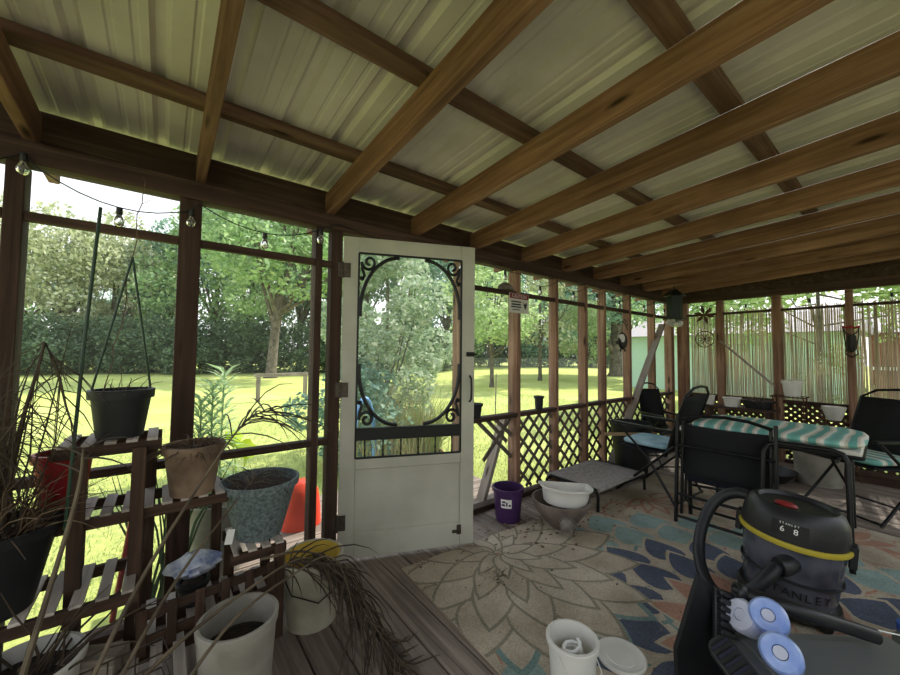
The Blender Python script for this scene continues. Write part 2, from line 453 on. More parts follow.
for i, (a, b) in enumerate(segs):
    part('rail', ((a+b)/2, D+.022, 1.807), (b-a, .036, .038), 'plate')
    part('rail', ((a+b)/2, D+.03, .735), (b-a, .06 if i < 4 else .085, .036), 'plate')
    if b-a > .1:
        MB().add([(a, D+.04, .02), (b, D+.04, .02), (b, D+.04, 2.02), (a, D+.04, 2.02)], [(0,1,2,3)]).build('insect_screen', M['screen'], wl, smooth=0)
part('bottom_plate', (-.2, D+.045, .02), (1.9, .085, .04), 'plate'); part('bottom_plate', (3.85, D+.045, .02), (4.0, .085, .04), 'plate')
def clip(x0, z0, x1, z1, a, b, c, d):
    t0, t1 = 0., 1.; dx, dz = x1-x0, z1-z0
    for p, q in ((-dx, x0-a), (dx, b-x0), (-dz, z0-c), (dz, d-z0)):
        if abs(p) < 1e-9:
            if q < 0: return None
        else:
            t = q/p
            if p < 0: t0 = max(t0, t)
            else: t1 = min(t1, t)
    return None if t1-t0 < .02 else ((x0+t0*dx, z0+t0*dz), (x0+t1*dx, z0+t1*dz))
def lattice(a, b, z0, z1, axis, off, sp=.15, w_=.028, name='lattice_panel', parent=wl, mat='lattice', broken=False):
    mb = MB(); H = z1-z0
    k = -10
    for sgn in (1, -1):
        for k in range(-30, 60):
            x0 = a + k*sp - (1.5 if sgn > 0 else 0)
            q = clip(x0, z0, x0 + H, z1, a, b, z0, z1) if sgn > 0 else clip(x0, z1, x0 + H, z0, a, b, z0, z1)
            if not q: continue
            if broken and (k % 3 != 0 or q[0][0] > a+.55): continue
            (xa, za), (xb, zb) = q
            e = off + (.005 if sgn > 0 else -.005)
            if axis == 'x': mb.bar((xa, e, za), (xb, e, zb), .009, w_, up=(0, .02, 1) if abs(za-zb) < 9 else (0,0,1))
            else: mb.bar((e, xa, za), (e, xb, zb), .009, w_)
    return mb.build(name, M[mat], parent) if mb.v else None
for (a, b) in segs[5:]: lattice(a, b, .06, .72, 'x', D+.06)
bl = MB()
for (p, q) in [((2.05, .71), (2.46, .36)), ((2.16, .71), (2.40, .50)), ((2.44, .70), (2.12, .38)), ((2.25, .71), (2.46, .55))]:
    bl.bar((p[0], D+.06, p[1]), (q[0], D+.065, q[1]), .009, .034)
bl.build('lattice_panel', M['lattice'], wl)
MB().bar((5.40, D-.02, 1.70), (4.02, D-.02, .06), .019, .085, up=(0, 1, 0), ch=.002).build('brace', M['greywood'], wl)
MB().bar((2.53, D+.22, .70), (2.22, D+.20, -.02), .04, .09, up=(0, 1, 0), ch=.002).build('outside_brace', M['greywood'], wl)
# door jamb strip
part('door_stop', (.868, D+.075, 1.0), (.02, .02, 2.0), 'palewood')

# end wall
we = thing('wall_end', 'end wall of posts with reed screening above brown lattice', 'wall', kind='structure')
MB().box((L+.045, (D+YB)/2-.1, 2.075), (.09, D-YB+.3, .1), b=.003).build('top_plate', M['plate'], we)
EP = [(1.655, .075), (1.07, .085), (.46, .06), (-.15, .06), (-.76, .07), (-1.35, .09)]
MB().poly([(L+.005, 2.2, 2.126), (L+.005, YB, 2.126), (L+.005, YB, zr(YB)+.135), (L+.005, 2.2, zr(2.2)+.135)], (.03, 0, 0)).build('gable_board', M['plate'], we, smooth=0)
for (y, wd) in EP: part('post', (L+.045, y, 1.0125), (.09, wd, 2.025), 'post', we)
part('corner_post', (L+.04, 2.11, 1.0125), (.10, .13, 2.025), 'post', we)
ends = [2.045] + [v for (y, wd) in EP for v in (y+wd/2, y-wd/2)]
for i in range(0, len(ends)-1, 2):
    a, b = ends[i+1], ends[i]
    part('rail', (L+.03, (a+b)/2, 1.845), (.04, b-a, .03), 'plate', we)
    part('rail', (L+.03, (a+b)/2, .73), (.06, b-a, .036), 'plate', we)
    lattice(a, b, .05, .71, 'y', L+.06, sp=.075, w_=.034, parent=we)
part('bottom_plate', (L+.045, .35, .02), (.085, 3.4, .04), 'plate', we)
MB().bar((L-.015, 1.64, 1.47), (L-.015, 1.10, .91), .019, .05, up=(1, 0, 0)).build('brace', M['greywood'], we)
rmb = MB(); y = -1.3
while y < 2.03:
    r_ = rnd.uniform(.0036, .0064)
    z1 = 1.86 + rnd.uniform(-.02, .05); z0 = .70 + rnd.uniform(-.02, .02)
    lean = rnd.uniform(-.018, .018)
    q = [(L+.105+rnd.uniform(-.006, .006), y+lean*t*t + rnd.uniform(-.002, .002), z0+(z1-z0)*t) for t in (0, .5, 1)]
    rmb.tube(q, r_, n=5, caps=False)
    y += r_*2 + rnd.choice([-.001, .0004, .001, .002, .0045])
for z in (.85, 1.13, 1.42, 1.70):
    rmb.tube([(L+.097, -1.3, z), (L+.097, .4, z+.006), (L+.097, 2.03, z)], .0018, n=4)
tag(rmb.build('reed_fence', M['reed']), 'tan bamboo reed screen tied along the outside of the end wall', 'reed screen')
# unseen siding wall added behind to cut and bounce light; open left end
hm = MB()
for k in range(22): hm.box((2.2, -3.6, GZ0+.06+k*.12), (9.0, .02, .118), rot=Matrix.Rotation(R(5), 3, 'X'))
tag(hm.build('wall_back_bounce', M['siding']), 'unseen pale lap siding wall added behind the porch to cut and bounce light', 'wall', kind='structure')
ws = thing('wall_side', 'open screened side of the porch at the left', 'wall', kind='structure')
for yy in (1.2, -.1, -1.35): part('post', (-1.55, yy, 1.06), (.09, .09, 2.12), 'post', ws)
MB().bar((-1.55, D, 2.06), (-1.55, YB, 2.17), .05, .09).build('top_plate', M['plate'], ws)
part('rail', (-1.55, .35, .75), (.04, 3.6, .04), 'plate', ws)

# ------------------------------------------------------------------ screen door
dv = Vector((1.66-.862, 1.865-2.20, 0)); DW = .862; DH = 1.975
dr = thing('door_1', 'white wooden screen door standing ajar with black scroll brackets', 'door', (.862, 2.195, .02), math.atan2(dv.y, dv.x), kind='structure')
T = .03
def dpart(name, c, d, mat='doorwhite', b=.003, bevel=0): return MB().box(c, d, b=b).build(name, M[mat], dr)
st = .095
# local x along the door, y thickness (room side is -y)
dpart('stile', (st/2, 0, DH/2), (st, T, DH)); dpart('stile', (DW-st/2, 0, DH/2), (st, T, DH))
dpart('top_rail', (DW/2, 0, DH-.05), (DW-2*st, T, .10))
dpart('bottom_rail', (DW/2, 0, .075), (DW-2*st, T, .15)); dpart('lock_rail', (DW/2, 0, .565), (DW-2*st, T, .07))
dpart('kick_panel', (DW/2, .004, .34), (DW-2*st, .012, .39), b=0)
dpart('middle_bar', (DW/2, -.006, .745), (DW-2*st+.005, .035, .075), 'black')
MB().add([(st, .006, .6), (DW-st, .006, .6), (DW-st, .006, DH-.1), (st, .006, DH-.1)], [(0,1,2,3)]).build('insect_screen', M['screen2'], dr, smooth=0)
fm = MB()
for (a, b) in (((st, .6), (st, DH-.1)), ((DW-st, .6), (DW-st, DH-.1)), ((st, DH-.1), (DW-st, DH-.1)), ((st, .6), (DW-st, .6))):
    fm.bar((a[0], -.012, a[1]), (b[0], -.012, b[1]), .012, .012)
fm.build('screen_beading', M['black'], dr)
for k in range(6):
    x_ = st + (DW-2*st)*(k+.5)/6
    sp = [(0.004, 0), (.007, .01), (.004, .03), (.007, .045), (.0045, .06), (.0045, .085), (.007, .1), (.004, .112)]
    MB().lathe([(r_, z) for r_, z in sp], (x_, -.008, .598), n=8).build('spindle', M['black'], dr)
def scroll(cx, cz, sx_, sz_):
    mb = MB()
    arc = []
    for i in range(15):
        a = R(90)*i/14
        arc.append((cx + sx_*(.245 - .235*math.sin(a)), -.012, cz + sz_*(.34 - .33*math.cos(a))))
    arc = [(cx+sx_*.012, -.012, cz+sz_*.40)] + [(cx + sx_*(.012+.24*(1-math.cos(R(90)*i/14))), -.012, cz + sz_*(.36 - .345*math.sin(R(90)*i/14))) for i in range(15)]
    mb.tube(arc, .012, n=8)
    sp = []
    for i in range(26):
        a = i/25*R(470); rr_ = .046*(1-i/32)
        sp.append((cx + sx_*(.062 - rr_*math.cos(a)), -.012, cz + sz_*(.055 + rr_*math.sin(a)*1.15)))
    mb.tube([(cx+sx_*.018, -.012, cz+sz_*.17), (cx+sx_*.034, -.012, cz+sz_*.14), (cx+sx_*.02, -.012, cz+sz_*.1)] + sp, .0095, n=7)
    mb.lathe([(0, -.016), (.012, -.01), (.016, 0), (.012, .01), (0, .016)], (cx+sx_*.02, -.012, cz+sz_*.16), n=10)
    return mb.build('scroll_bracket', M['black'], dr)
scroll(st, DH-.1, 1, -1); scroll(DW-st, DH-.1, -1, -1); scroll(st, .78, 1, 1); scroll(DW-st, .78, -1, 1)
for z in (1.76, 1.02, .22):
    hb = MB().box((.02, -.018, z), (.05, .005, .09)).box((-.03, -.018, z), (.045, .005, .09))
    hb.tube([(-.003, -.024, z-.05), (-.003, -.024, z+.05)], .007, n=8)
    hb.build('hinge', M['hinge'], dr)
MB().tube([(DW-.032, -.016, .93), (DW-.032, -.05, .95), (DW-.032, -.055, 1.02), (DW-.032, -.05, 1.08), (DW-.032, -.016, 1.10)], .007).build('pull_handle', M['black'], dr)
MB().box((DW-.03, -.02, 1.245), (.055, .014, .03), b=.003).tube([(DW-.06, -.03, 1.245), (DW+.012, -.03, 1.245)], .006).build('latch', M['black'], dr)
MB().box((DW-.10, -.017, .1), (.03, .004, .06)).box((DW-.115, -.017, .09), (.06, .004, .02)).build('corner_plate', M['hinge'], dr)

# ------------------------------------------------------------------ rug
rug_m = [woven('rug_beige', 'b9ad9b', '9e917d'), woven('rug_olive_line', '928c7c', '787263'), woven('rug_sand_petal', 'beb2a1', 'a49885'),
         woven('rug_navy', '5d6373', '484e5f'), woven('rug_teal', '94a8a3', '7b908b'), woven('rug_coral', 'b38c79', '9b7463'), woven('rug_border_teal', '7f9692', '687f7b')]
rg = MB()
RX0, RX1, RY0, RY1 = -1.53, 1.53, -1.22, 1.22
rg.box((0, 0, .004), (RX1-RX0, RY1-RY0, .008))
layer = [.0082]
def petal(cx, cy, ang, r0_, r1_, wd, m, pw=.42, grow=1.0):
    z = layer[0]; layer[0] += .0000035
    pts = []
    ca, sa = math.cos(ang), math.sin(ang); n_ = 8
    prof_ = []
    for i in range(n_+1):
        t = i/n_
        wv = wd*(math.sin(PI*t**(pw*1.5))**.8 if t < 1 else 0)
        prof_.append((r0_+(r1_-r0_)*t, wv*.5))
    ring = [(r_, w_) for r_, w_ in prof_] + [(r_, -w_) for r_, w_ in reversed(prof_[1:-1])]
    for r_, w_ in ring:
        px, py = cx + ca*r_ - sa*w_, cy + sa*r_ + ca*w_
        pts.append((min(max(px, RX0), RX1), min(max(py, RY0), RY1), z))
    if max(p[0] for p in pts)-min(p[0] for p in pts) < .01 or max(p[1] for p in pts)-min(p[1] for p in pts) < .01: return
    rg.add(pts, [tuple(range(len(pts)))], None, m)
def flower(cx, cy, rings, ph=0):
    """rings from the outermost to the centre: (r0, r1, n, width, fill, line)"""
    for k, (a, b, n_, wd, f_, l_) in enumerate(rings):
        for i in range(n_):
            an = ph + 2*PI*(i + (k % 2)*.5)/n_
            petal(cx, cy, an, a, b, wd, l_)
            petal(cx, cy, an, a+.012, b-.03, wd-.028, f_)
ox, oy = 2.60, .60      # rug centre in the room
flower(3.75-ox, .45-oy, [(.75, 1.05, 18, .30, 0, 5), (.52, .84, 16, .26, 0, 5), (.30, .60, 14, .2, 2, 5), (.05, .36, 12, .15, 5, 0)], .4)
f1x, f1y = -.945, 1.03
flower(f1x, f1y, [(.80, 1.12, 16, .36, 2, 6), (.62, .96, 16, .32, 2, 6)], .1)
flower(2.2-ox, .30-oy, [(1.28, 1.62, 24, .36, 0, 5), (1.10, 1.42, 22, .33, 4, 0), (.90, 1.22, 20, .30, 4, 0), (.70, 1.02, 18, .26, 3, 0), (.50, .84, 15, .25, 3, 0), (.28, .62, 13, .20, 5, 0), (.10, .36, 12, .13, 0, 5)], .25)
for q in range(6): petal(f1x, f1y, R(200+q*17), .58, .90, .25, 6); petal(f1x, f1y, R(200+q*17), .60, .86, .19, 2)
flower(f1x, f1y, [(.44, .86, 15, .29, 0, 1), (.28, .68, 14, .23, 2, 1), (.12, .48, 12, .175, 0, 1), (.02, .28, 10, .11, 2, 1)], .1)
for k in range(7): petal(3.35-ox, 1.55-oy, R(180+k*28), .03, .34, .12, 5); petal(3.35-ox, 1.55-oy, R(180+k*28), .06, .28, .07, 0)
rug = rg.build('area_rug', rug_m, smooth=0); rug.location = (ox, oy, 0.001); rug.rotation_euler = (0, 0, R(-3))
tag(rug, 'large outdoor rug with overlapping beige, navy and teal petal flowers', 'rug')

# ------------------------------------------------------------------ pots
def pot(name, label, cat, loc, rb, rt, h, mat, rim=.02, rimo=.006, wall=.006, soil=.85, group=None, n=36, tilt=None, rz=0, kindsoil='soil'):
    t = thing(name, label, cat, loc, rz, group)
    pr = [(0, 0), (rb, 0), (rb+(rt-rb)*(1-rim/h), h-rim), (rt+rimo, h-rim), (rt+rimo+.002, h-.003), (rt+rimo-.001, h), (rt-wall, h), (rt-wall-.001, h-rim)]
    zi = h*soil
    pr += [(rb+(rt-rb)*soil-wall, zi-.01), (0, zi-.02)]
    MB().lathe(pr, n=n).build('body', M[mat], t, smooth=35)
    if kindsoil:
        rs = rb+(rt-rb)*soil-wall+.001
        mb = MB(); pf = [(rs, -.004), (rs*.8, .004), (rs*.5, .012), (rs*.2, .01), (0, .008)]
        mb.lathe(pf, (0, 0, zi), n=20, wob=.0); mb.build('soil', M[kindsoil], t)
    if tilt: t.rotation_euler = (tilt[0], tilt[1], rz)
    return t
def sprigs(parent, c, r, n, ln, mat='straw', name='dry_stems', w=.0022, up=.5, seed=1, droop=.4):
    g = random.Random(seed); mb = MB()
    for i in range(n):
        a = g.uniform(0, 2*PI); q = r*math.sqrt(g.random())
        p = Vector((c[0]+q*math.cos(a), c[1]+q*math.sin(a), c[2]))
        dd = Vector((math.cos(a)*g.uniform(.3, 1)+g.uniform(-.4, .4), math.sin(a)*g.uniform(.3, 1)+g.uniform(-.4, .4), up*g.uniform(.5, 1.6))).normalized()
        l = ln*g.uniform(.4, 1.2); pts = [p]
        for s in range(4):
            dd = (dd + Vector((g.uniform(-.25, .25), g.uniform(-.25, .25), -droop*.5))).normalized()
            pts.append(pts[-1] + dd*l/4)
        mb.tube(pts, [w, w, w*.8, w*.6, w*.3], n=4, caps=False)
    return mb.build(name, M[mat], parent)

# ---- plant stand
ps = thing('plant_stand', 'weathered brown slatted wooden plant stand against the screen wall', 'plant stand', (0, 0, 0))
def up_(x, y, z0, z1): MB().box((x, y, (z0+z1)/2), (.042, .03, z1-z0), b=.002).build('upright', M['oldwood'], ps)
def tier(x0, x1, y0, y1, z, sl=None):
    for yq in (y0+.012, y1-.012): MB().box(((x0+x1)/2, yq, z-.016), (x1-x0, .024, .04), b=.002).build('shelf_rail', M['oldwood'], ps)
    sm = MB(); n_ = max(2, round((x1-x0)/.062))
    for i in range(n_): sm.box((x0+(x1-x0)*(i+.5)/n_, (y0+y1)/2, z+.008), (.034, y1-y0, .010), b=.001)
    sm.build('shelf_slats', M['slat'], ps)
tier(-.30, .005, 1.86, 2.10, .915)
tier(-.60, .24, 1.86, 2.10, .655)
tier(-.62, -.04, 1.72, 2.02, .42)
tier(-.40, .30, 1.44, 1.74, .20)
up_(-.225, 1.845, 0, .90); up_(-.062, 1.845, 0, .90); up_(-.25, 2.115, 0, .90); up_(-.03, 2.115, 0, .90)
up_(-.60, 1.845, 0, .64); up_(-.58, 2.115, 0, .64); up_(.225, 2.115, 0, .64)
# low railed front unit on the right of the stand
for z in (.245, .335): MB().bar((-.05, 1.70, z), (.42, 1.76, z), .016, .03).build('guard_rail', M['oldwood'], ps)
for k in range(6):
    xx = -.03+k*.085; MB().box((xx, 1.70+(xx+.05)*.128-.012, .285), (.03, .012, .155), b=.002).build('picket', M['oldwood'], ps)
up_(.44, 1.80, 0, .405); up_(.44, 2.08, 0, .405); up_(.28, 2.08, 0, .38)
tier(.25, .47, 1.80, 2.09, .40); tier(-.04, .42, 1.78, 2.06, .19)

# black hanging planter on the top tier
hp = pot('hanging_planter', 'black plastic hanging planter on the top tier of the wooden stand', 'planter', (-.128, 1.965, .930), .072, .096, .185, 'blackpot', rim=.035)
apex = Vector((.012, 0, .72))
for a in (20, 170):
    p = Vector((.094*math.cos(R(a)), .094*math.sin(R(a)), .17))
    MB().tube([p, p*.62 + apex*.38 + Vector((0, 0, 0)), apex], .0042, n=6).build('hanger_rod', M['greenstake'], hp)
sprigs(hp, (0, 0, .155), .06, 16, .14, seed=3, up=.9)
tv = MB(); g = random.Random(5)
pts = [Vector((-.06, .01, .15))]
for s in range(18): pts.append(pts[-1] + Vector((g.uniform(-.004, .014), g.uniform(-.01, .01), .05)))
tv.tube(pts, [.002]*19, n=5)
for s in range(5, 19):
    tv.tube([pts[s], pts[s]+Vector((g.uniform(-.03, .03), g.uniform(-.02, .02), g.uniform(-.01, .03)))], .0013, n=4)
tv.build('dead_vine', M['straw'], hp)

bp_ = pot('flower_pot', 'weathered clay coloured pot of dried plant beside the wooden post', 'flower pot', (.115, 1.93, .668), .078, .108, .205, 'claypot', rim=.03)
sprigs(bp_, (0, 0, .185), .085, 150, .11, seed=7, up=.55, droop=.7)
gp = pot('glazed_planter', 'blue grey speckled planter of dry soil on the low right end of the stand', 'planter', (.382, 1.945, .414), .098, .165, .255, 'glaze', rim=.03, rimo=.004)
sprigs(gp, (-.03, 0, .22), .1, 40, .12, seed=9, up=.5, w=.002)
bb = pot('nursery_tub', 'large round black tub of dead stems at the left edge of the stand', 'tub', (-.41, 1.835, .432), .095, .15, .265, 'blackpot', rim=.03, rimo=.006)
sprigs(bb, (0, 0, .24), .11, 130, .26, seed=12, up=1.2, droop=.5)
pot('flower_pot', 'red plastic pot on the middle shelf behind the black tub', 'flower pot', (-.285, 2.005, .669), .06, .082, .215, 'redpot', rim=.03)
# dried palm plant in the tub
pm = MB(); g = random.Random(21)
for i in range(14):
    a = g.uniform(0, 2*PI); p = Vector((-.44+.05*math.cos(a), 1.86+.05*math.sin(a), .68)); d_ = Vector((g.uniform(-.4, .25), g.uniform(-.25, .1), g.uniform(.7, 1.1))).normalized()
    pts = [p]; l = g.uniform(.35, .65)
    for s in range(6):
        d_ = (d_ + Vector((.02, 0, -.10*s*.5))).normalized(); pts.append(pts[-1]+d_*l/6)
    pm.tube(pts, [.005, .0045, .004, .0035, .003, .002, .001], n=5)
    for s in range(2, 7):
        for sd_ in (-1, 1):
            for e in range(2):
                q = pts[s-1].lerp(pts[s], e*.5); td = (Vector((sd_*g.uniform(.3, 1), sd_*g.uniform(-.4, .4), -g.uniform(.1, .8)))).normalized()
                pm.tube([q, q+td*.06+Vector((0, 0, .01)), q+td*.13-Vector((0, 0, .03))], [.0016, .0014, .0005], n=3, caps=False)
arch = [Vector(q) for q in ((-.386, 1.80, .70), (-.370, 1.80, .90), (-.352, 1.80, 1.07), (-.33, 1.80, 1.20), (-.317, 1.80, 1.295), (-.297, 1.80, 1.24), (-.277, 1.80, 1.166), (-.26, 1.80, 1.08), (-.242, 1.80, 1.01))]
pm.tube(arch, [.007, .007, .006, .005, .005, .004, .004, .003, .002], n=6)
for i in range(1, 8):
    for e in range(5):
        q = arch[i].lerp(arch[i+1], e/5); td = Vector((g.uniform(-.9, .9), g.uniform(-.3, .3), -g.uniform(.3, 1))).normalized(); l = g.uniform(.10, .22)
        pm.tube([q, q+td*l*.5+Vector((0, 0, .015)), q+td*l-Vector((0, 0, .02))], [.0022, .002, .0006], n=4, caps=False)
for i in range(22):
    q = Vector((-.44+g.uniform(-.06, .1), 1.82+g.uniform(-.05, .08), .68)); td = Vector((g.uniform(-.25, .25), g.uniform(-.2, .1), 1)).normalized(); l = g.uniform(.3, .7)
    pm.tube([q, q+td*l*.5+Vector((g.uniform(-.03, .03), 0, 0)), q+td*l], [.0035, .003, .001], n=4, caps=False)
tag(pm.build('dried_palm', M['dryfrond']), 'dried palm clump with hooked brown leaves rising from the black tub', 'dead plant')
STK = [(-.245, 1.795, .66), (-.228, 1.83, 1.26), (-.206, 1.86, 1.80)]
MB_ = MB().tube(STK, .0055, n=8)
tag(MB_.build('garden_stake', M['greenstake']), 'tall thin green stake leaning up from the black tub', 'stake')

# palm fronds lying over the stand and floor
def frond(path, r_, leafs, label, ln=.22, seed=1, start=.5, mat='stem', hang=.8, name='palm_frond'):
    g = random.Random(seed); P_ = [Vector(p) for p in path]
    pts = []
    for i in range(len(P_)-1):               # Catmull-Rom through the points
        p0, p1, p2, p3 = P_[max(i-1, 0)], P_[i], P_[i+1], P_[min(i+2, len(P_)-1)]
        for s in range(6):
            t = s/6
            pts.append(.5*((2*p1)+(p2-p0)*t+(2*p0-5*p1+4*p2-p3)*t*t+(3*p1-p0-3*p2+p3)*t**3))
    pts.append(P_[-1]); k = len(pts)
    t_ = thing(name, label, 'palm frond', (0, 0, 0), 0, None)
    MB().tube(pts, [r_*(1-.75*i/(k-1)) for i in range(k)], n=6).build('stalk', M[mat], t_)
    lm_ = MB()
    for j in range(leafs):
        f_ = start + (1-start)*j/leafs; i = min(int(f_*(k-1)), k-2); p = pts[i].lerp(pts[i+1], f_*(k-1)-i)
        td = (pts[i+1]-pts[i]).normalized(); sd_ = td.cross(Vector((0, 0, 1)))
        sd_ = (sd_.normalized() if sd_.length > .05 else Vector((1, 0, 0))) * (1 if j % 2 else -1)
        d_ = (td*g.uniform(.3, .9) + sd_*g.uniform(.15, .9) + Vector((g.uniform(-.25, .25), g.uniform(-.25, .25), g.uniform(-.2, .35)))).normalized()
        q = [p]; l = ln*g.uniform(.6, 1.25); hk = g.uniform(.5, 1.5)
        for s in range(4):
            d_ = (d_ + Vector((0, 0, -hang*.35*hk))).normalized(); e = q[-1]+d_*l/4
            if e.z < .006: e.z = .006+.002*g.random()
            q.append(e)
        lm_.tube(q, [.003, .0036, .003, .002, .0006], n=4, caps=False)
    lm_.build('leaflets', M['dryfrond'], t_)
    return t_
frond([(-.23, 1.30, .12), (-.06, 1.50, .50), (.13, 1.68, .78), (.28, 1.75, .975), (.41, 1.83, 1.005)], 0.0075, 24, 'long dry palm frond rising past the clay pot with leaflets drooping at its tip', .30, 2, .66)
frond([(-.34, 1.42, .03), (-.27, 1.52, .40), (-.20, 1.60, .80), (-.19, 1.62, .96)], .011, 6, 'thick pale palm stalk standing at the left in front of the black tub', .12, 3, .8)
frond([(-.28, 1.28, .14), (.0, 1.42, .33), (.28, 1.54, .40), (.50, 1.62, .40), (.64, 1.64, .26)], .008, 60, 'dry palm frond arching over the white bucket with leaflets hanging to the floor', .30, 4, .62)
frond([(-.1, 1.22, .14), (.18, 1.40, .37), (.45, 1.54, .40), (.60, 1.60, .38), (.70, 1.52, .24), (.76, 1.36, .04)], .006, 56, 'dry palm frond bending down onto the deck beside the yellow lined bucket', .34, 5, .62, hang=1.1)
frond([(.34, 1.68, .42), (.50, 1.66, .41), (.62, 1.60, .34), (.70, 1.48, .18), (.80, 1.29, .015)], .006, 44, 'dry palm frond whose pale stalk reaches down to the deck boards near the rug', .36, 6, .3, hang=1.2)
frond([(-.22, 1.24, .10), (.02, 1.55, .44), (.25, 1.80, .62), (.36, 1.90, .70)], .007, 10, 'straight brown frond stalk crossing behind the white bucket to the blue grey planter', .2, 8, .8)

# buckets, bits around the stand
wb = pot('bucket', 'dirty white plastic bucket half full of soil in front of the stand', 'bucket', (.238, 1.495, .0), .105, .122, .345, 'dirtywhite', rim=.03, rimo=.004, soil=.72)
yb = pot('bucket', 'white bucket with yellow inside under the palm leaves beside the door', 'bucket', (.600, 1.83, 0), .115, .135, .30, 'cream', rim=.035, soil=.6, kindsoil='soil')
MB().lathe([(.0, .165), (.120, .165), (.1265, .298), (.1255, .298), (.119, .168)], n=32).build('inner_lining', M['yellow'], yb)
MB().tube([(-.14, 0, .25), (-.12, -.09, .19), (-.02, -.15, .15), (.08, -.125, .18), (.14, 0, .25)], .003, n=6).build('handle', M['blackmetal'], yb)
pb = MB(); g = random.Random(4)
bm_pts = []
nb, na = 14, 9
for i in range(na):
    t = i/(na-1); rr_ = math.sin(PI*(.08+.84*t))*.075
    for j in range(nb):
        a = 2*PI*j/nb; k_ = 1+g.uniform(-.22, .22)
        bm_pts.append((rr_*k_*math.cos(a)*1.25, rr_*k_*math.sin(a)*.8, .012+.1*t*(1+g.uniform(-.08, .08))))
fcs = [(i*nb+j, i*nb+(j+1) % nb, (i+1)*nb+(j+1) % nb, (i+1)*nb+j) for i in range(na-1) for j in range(nb)] + [tuple(range(nb-1, -1, -1)), tuple((na-1)*nb+j for j in range(nb))]
pb.add(bm_pts, fcs); po = pb.build('plastic_bag', M['bag'], smooth=25); po.location = (.13, 1.93, .298)
pot('nursery_pot', 'small black pot under the crumpled plastic bag on the low shelf', 'pot', (.13, 1.93, .206), .045, .055, .09, 'blackpot', rim=.02, n=20, soil=.9)
tag(po, 'crumpled blue and white plastic bag on the low shelf behind the railing', 'bag')
lb = MB().box((0, 0, .03), (.17, .08, .06), b=.004).build('lumber_offcut', M['greywood']); lb.location = (-.15, 1.70, .215); lb.rotation_euler = (0, 0, R(-28))
tag(lb, 'pale sawn lumber offcut lying on the bottom slats of the stand', 'wood block')
tb = pot('storage_tub', 'white plastic tub of dark reed stems at the bottom left corner', 'tub', (-.30, 1.70, .0), .11, .13, .31, 'whitepl', rim=.02, kindsoil='soil')
sprigs(tb, (0, 0, .27), .09, 40, .28, mat='dryfrond', seed=15, up=1.3, w=.004, name='reed_stems')
wk = MB()
for k in range(5): wk.tube([(-.1+k*.033, -.06, 0), (-.1+k*.033, -.06, .10)], .0022, n=5); wk.tube([(-.1+k*.033, .06, 0), (-.1+k*.033, .06, .10)], .0022, n=5)
for z in (.004, .05, .10): wk.tube([(-.1, -.06, z), (.1, -.06, z), (.1, .06, z), (-.1, .06, z), (-.1, -.06, z)], .0028, n=5)
wko = wk.build('wire_basket', M['hinge']); wko.location = (-.06, 1.50, .216); wko.rotation_euler = (0, 0, R(10))
tag(wko, 'small white wire basket on the bottom slats of the stand', 'basket')
lt = MB().box((0, 0, .04), (.03, .0015, .06)).build('plant_tag', M['paper']); lt.location = (.245, 1.87, .66-.24); lt.rotation_euler = (R(-10), R(12), 0)
tag(lt, 'white plastic plant tag standing by the blue grey planter', 'plant tag')
# green blade clump behind
gb = MB(); g = random.Random(31)
for i in range(26):
    x0 = .02+g.uniform(-.06, .06); t0_ = g.uniform(-.35, .5)
    gb.tube([(x0, 2.42+g.uniform(-.04, .04), .0), (x0+t0_*.25, 2.42, .35), (x0+t0_*.6, 2.44, .62+g.uniform(-.1, .15))], [.007, .006, .001], n=4, caps=False)
tag(gb.build('strap_leaf_plant', M['frond']), 'clump of upright green strap leaves outside behind the stand', 'plant')
rp = MB().tube([(-.15, 2.36, .0), (-.05, 2.33, .84)], .012, n=8).build('tool_handle', M['redpot'])
tag(rp, 'slim red pole leaning outside the screen behind the top tier', 'pole')

# outside on the landing
wp = pot('trough_planter', 'large dirty white planter outside the screen behind the blue grey pot', 'planter', (.30, 2.62, -.005), .15, .19, .40, 'dirtywhite', rim=.03)
def whorl_plant(name, label, base, h, mat, seed, n=70, ln=.13, w_=.014, cat='plant'):
    g = random.Random(seed); t = thing(name, label, cat, base)
    for q in range(3):
        MB().tube([(q*.05-.05, q*.03-.03, 0), (q*.06-.06, q*.03-.03, h*(.8+.1*q))], [.006, .004], n=6).build('stem', M['lily'], t)
    mb = MB()
    for q in range(3):
        hh = h*(.8+.1*q)
        for i in range(n):
            f_ = .12+.88*i/n; a = i*2.4; z = f_*hh; l = ln*(1-.45*f_)
            c_ = Vector((q*.06-.06, q*.03-.03, z)); d_ = Vector((math.cos(a), math.sin(a), .55*f_)).normalized(); s_ = d_.cross(Vector((0, 0, 1))).normalized()
            mid = c_+d_*l*.5+Vector((0, 0, .012)); tip = c_+d_*l-Vector((0, 0, .03*(1-f_)))
            mb.add([c_, mid+s_*w_/2, tip, mid-s_*w_/2], [(0, 1, 2, 3)])
    mb.build('leaves', M[mat], t, smooth=0)
    return t
whorl_plant('lily_plant', 'tall lily with whorls of narrow pale leaves in the white planter outside', (.24, 2.64, .345), .80, 'lily', 3, n=120, ln=.22, w_=.022)
cl = MB(); g = random.Random(8)
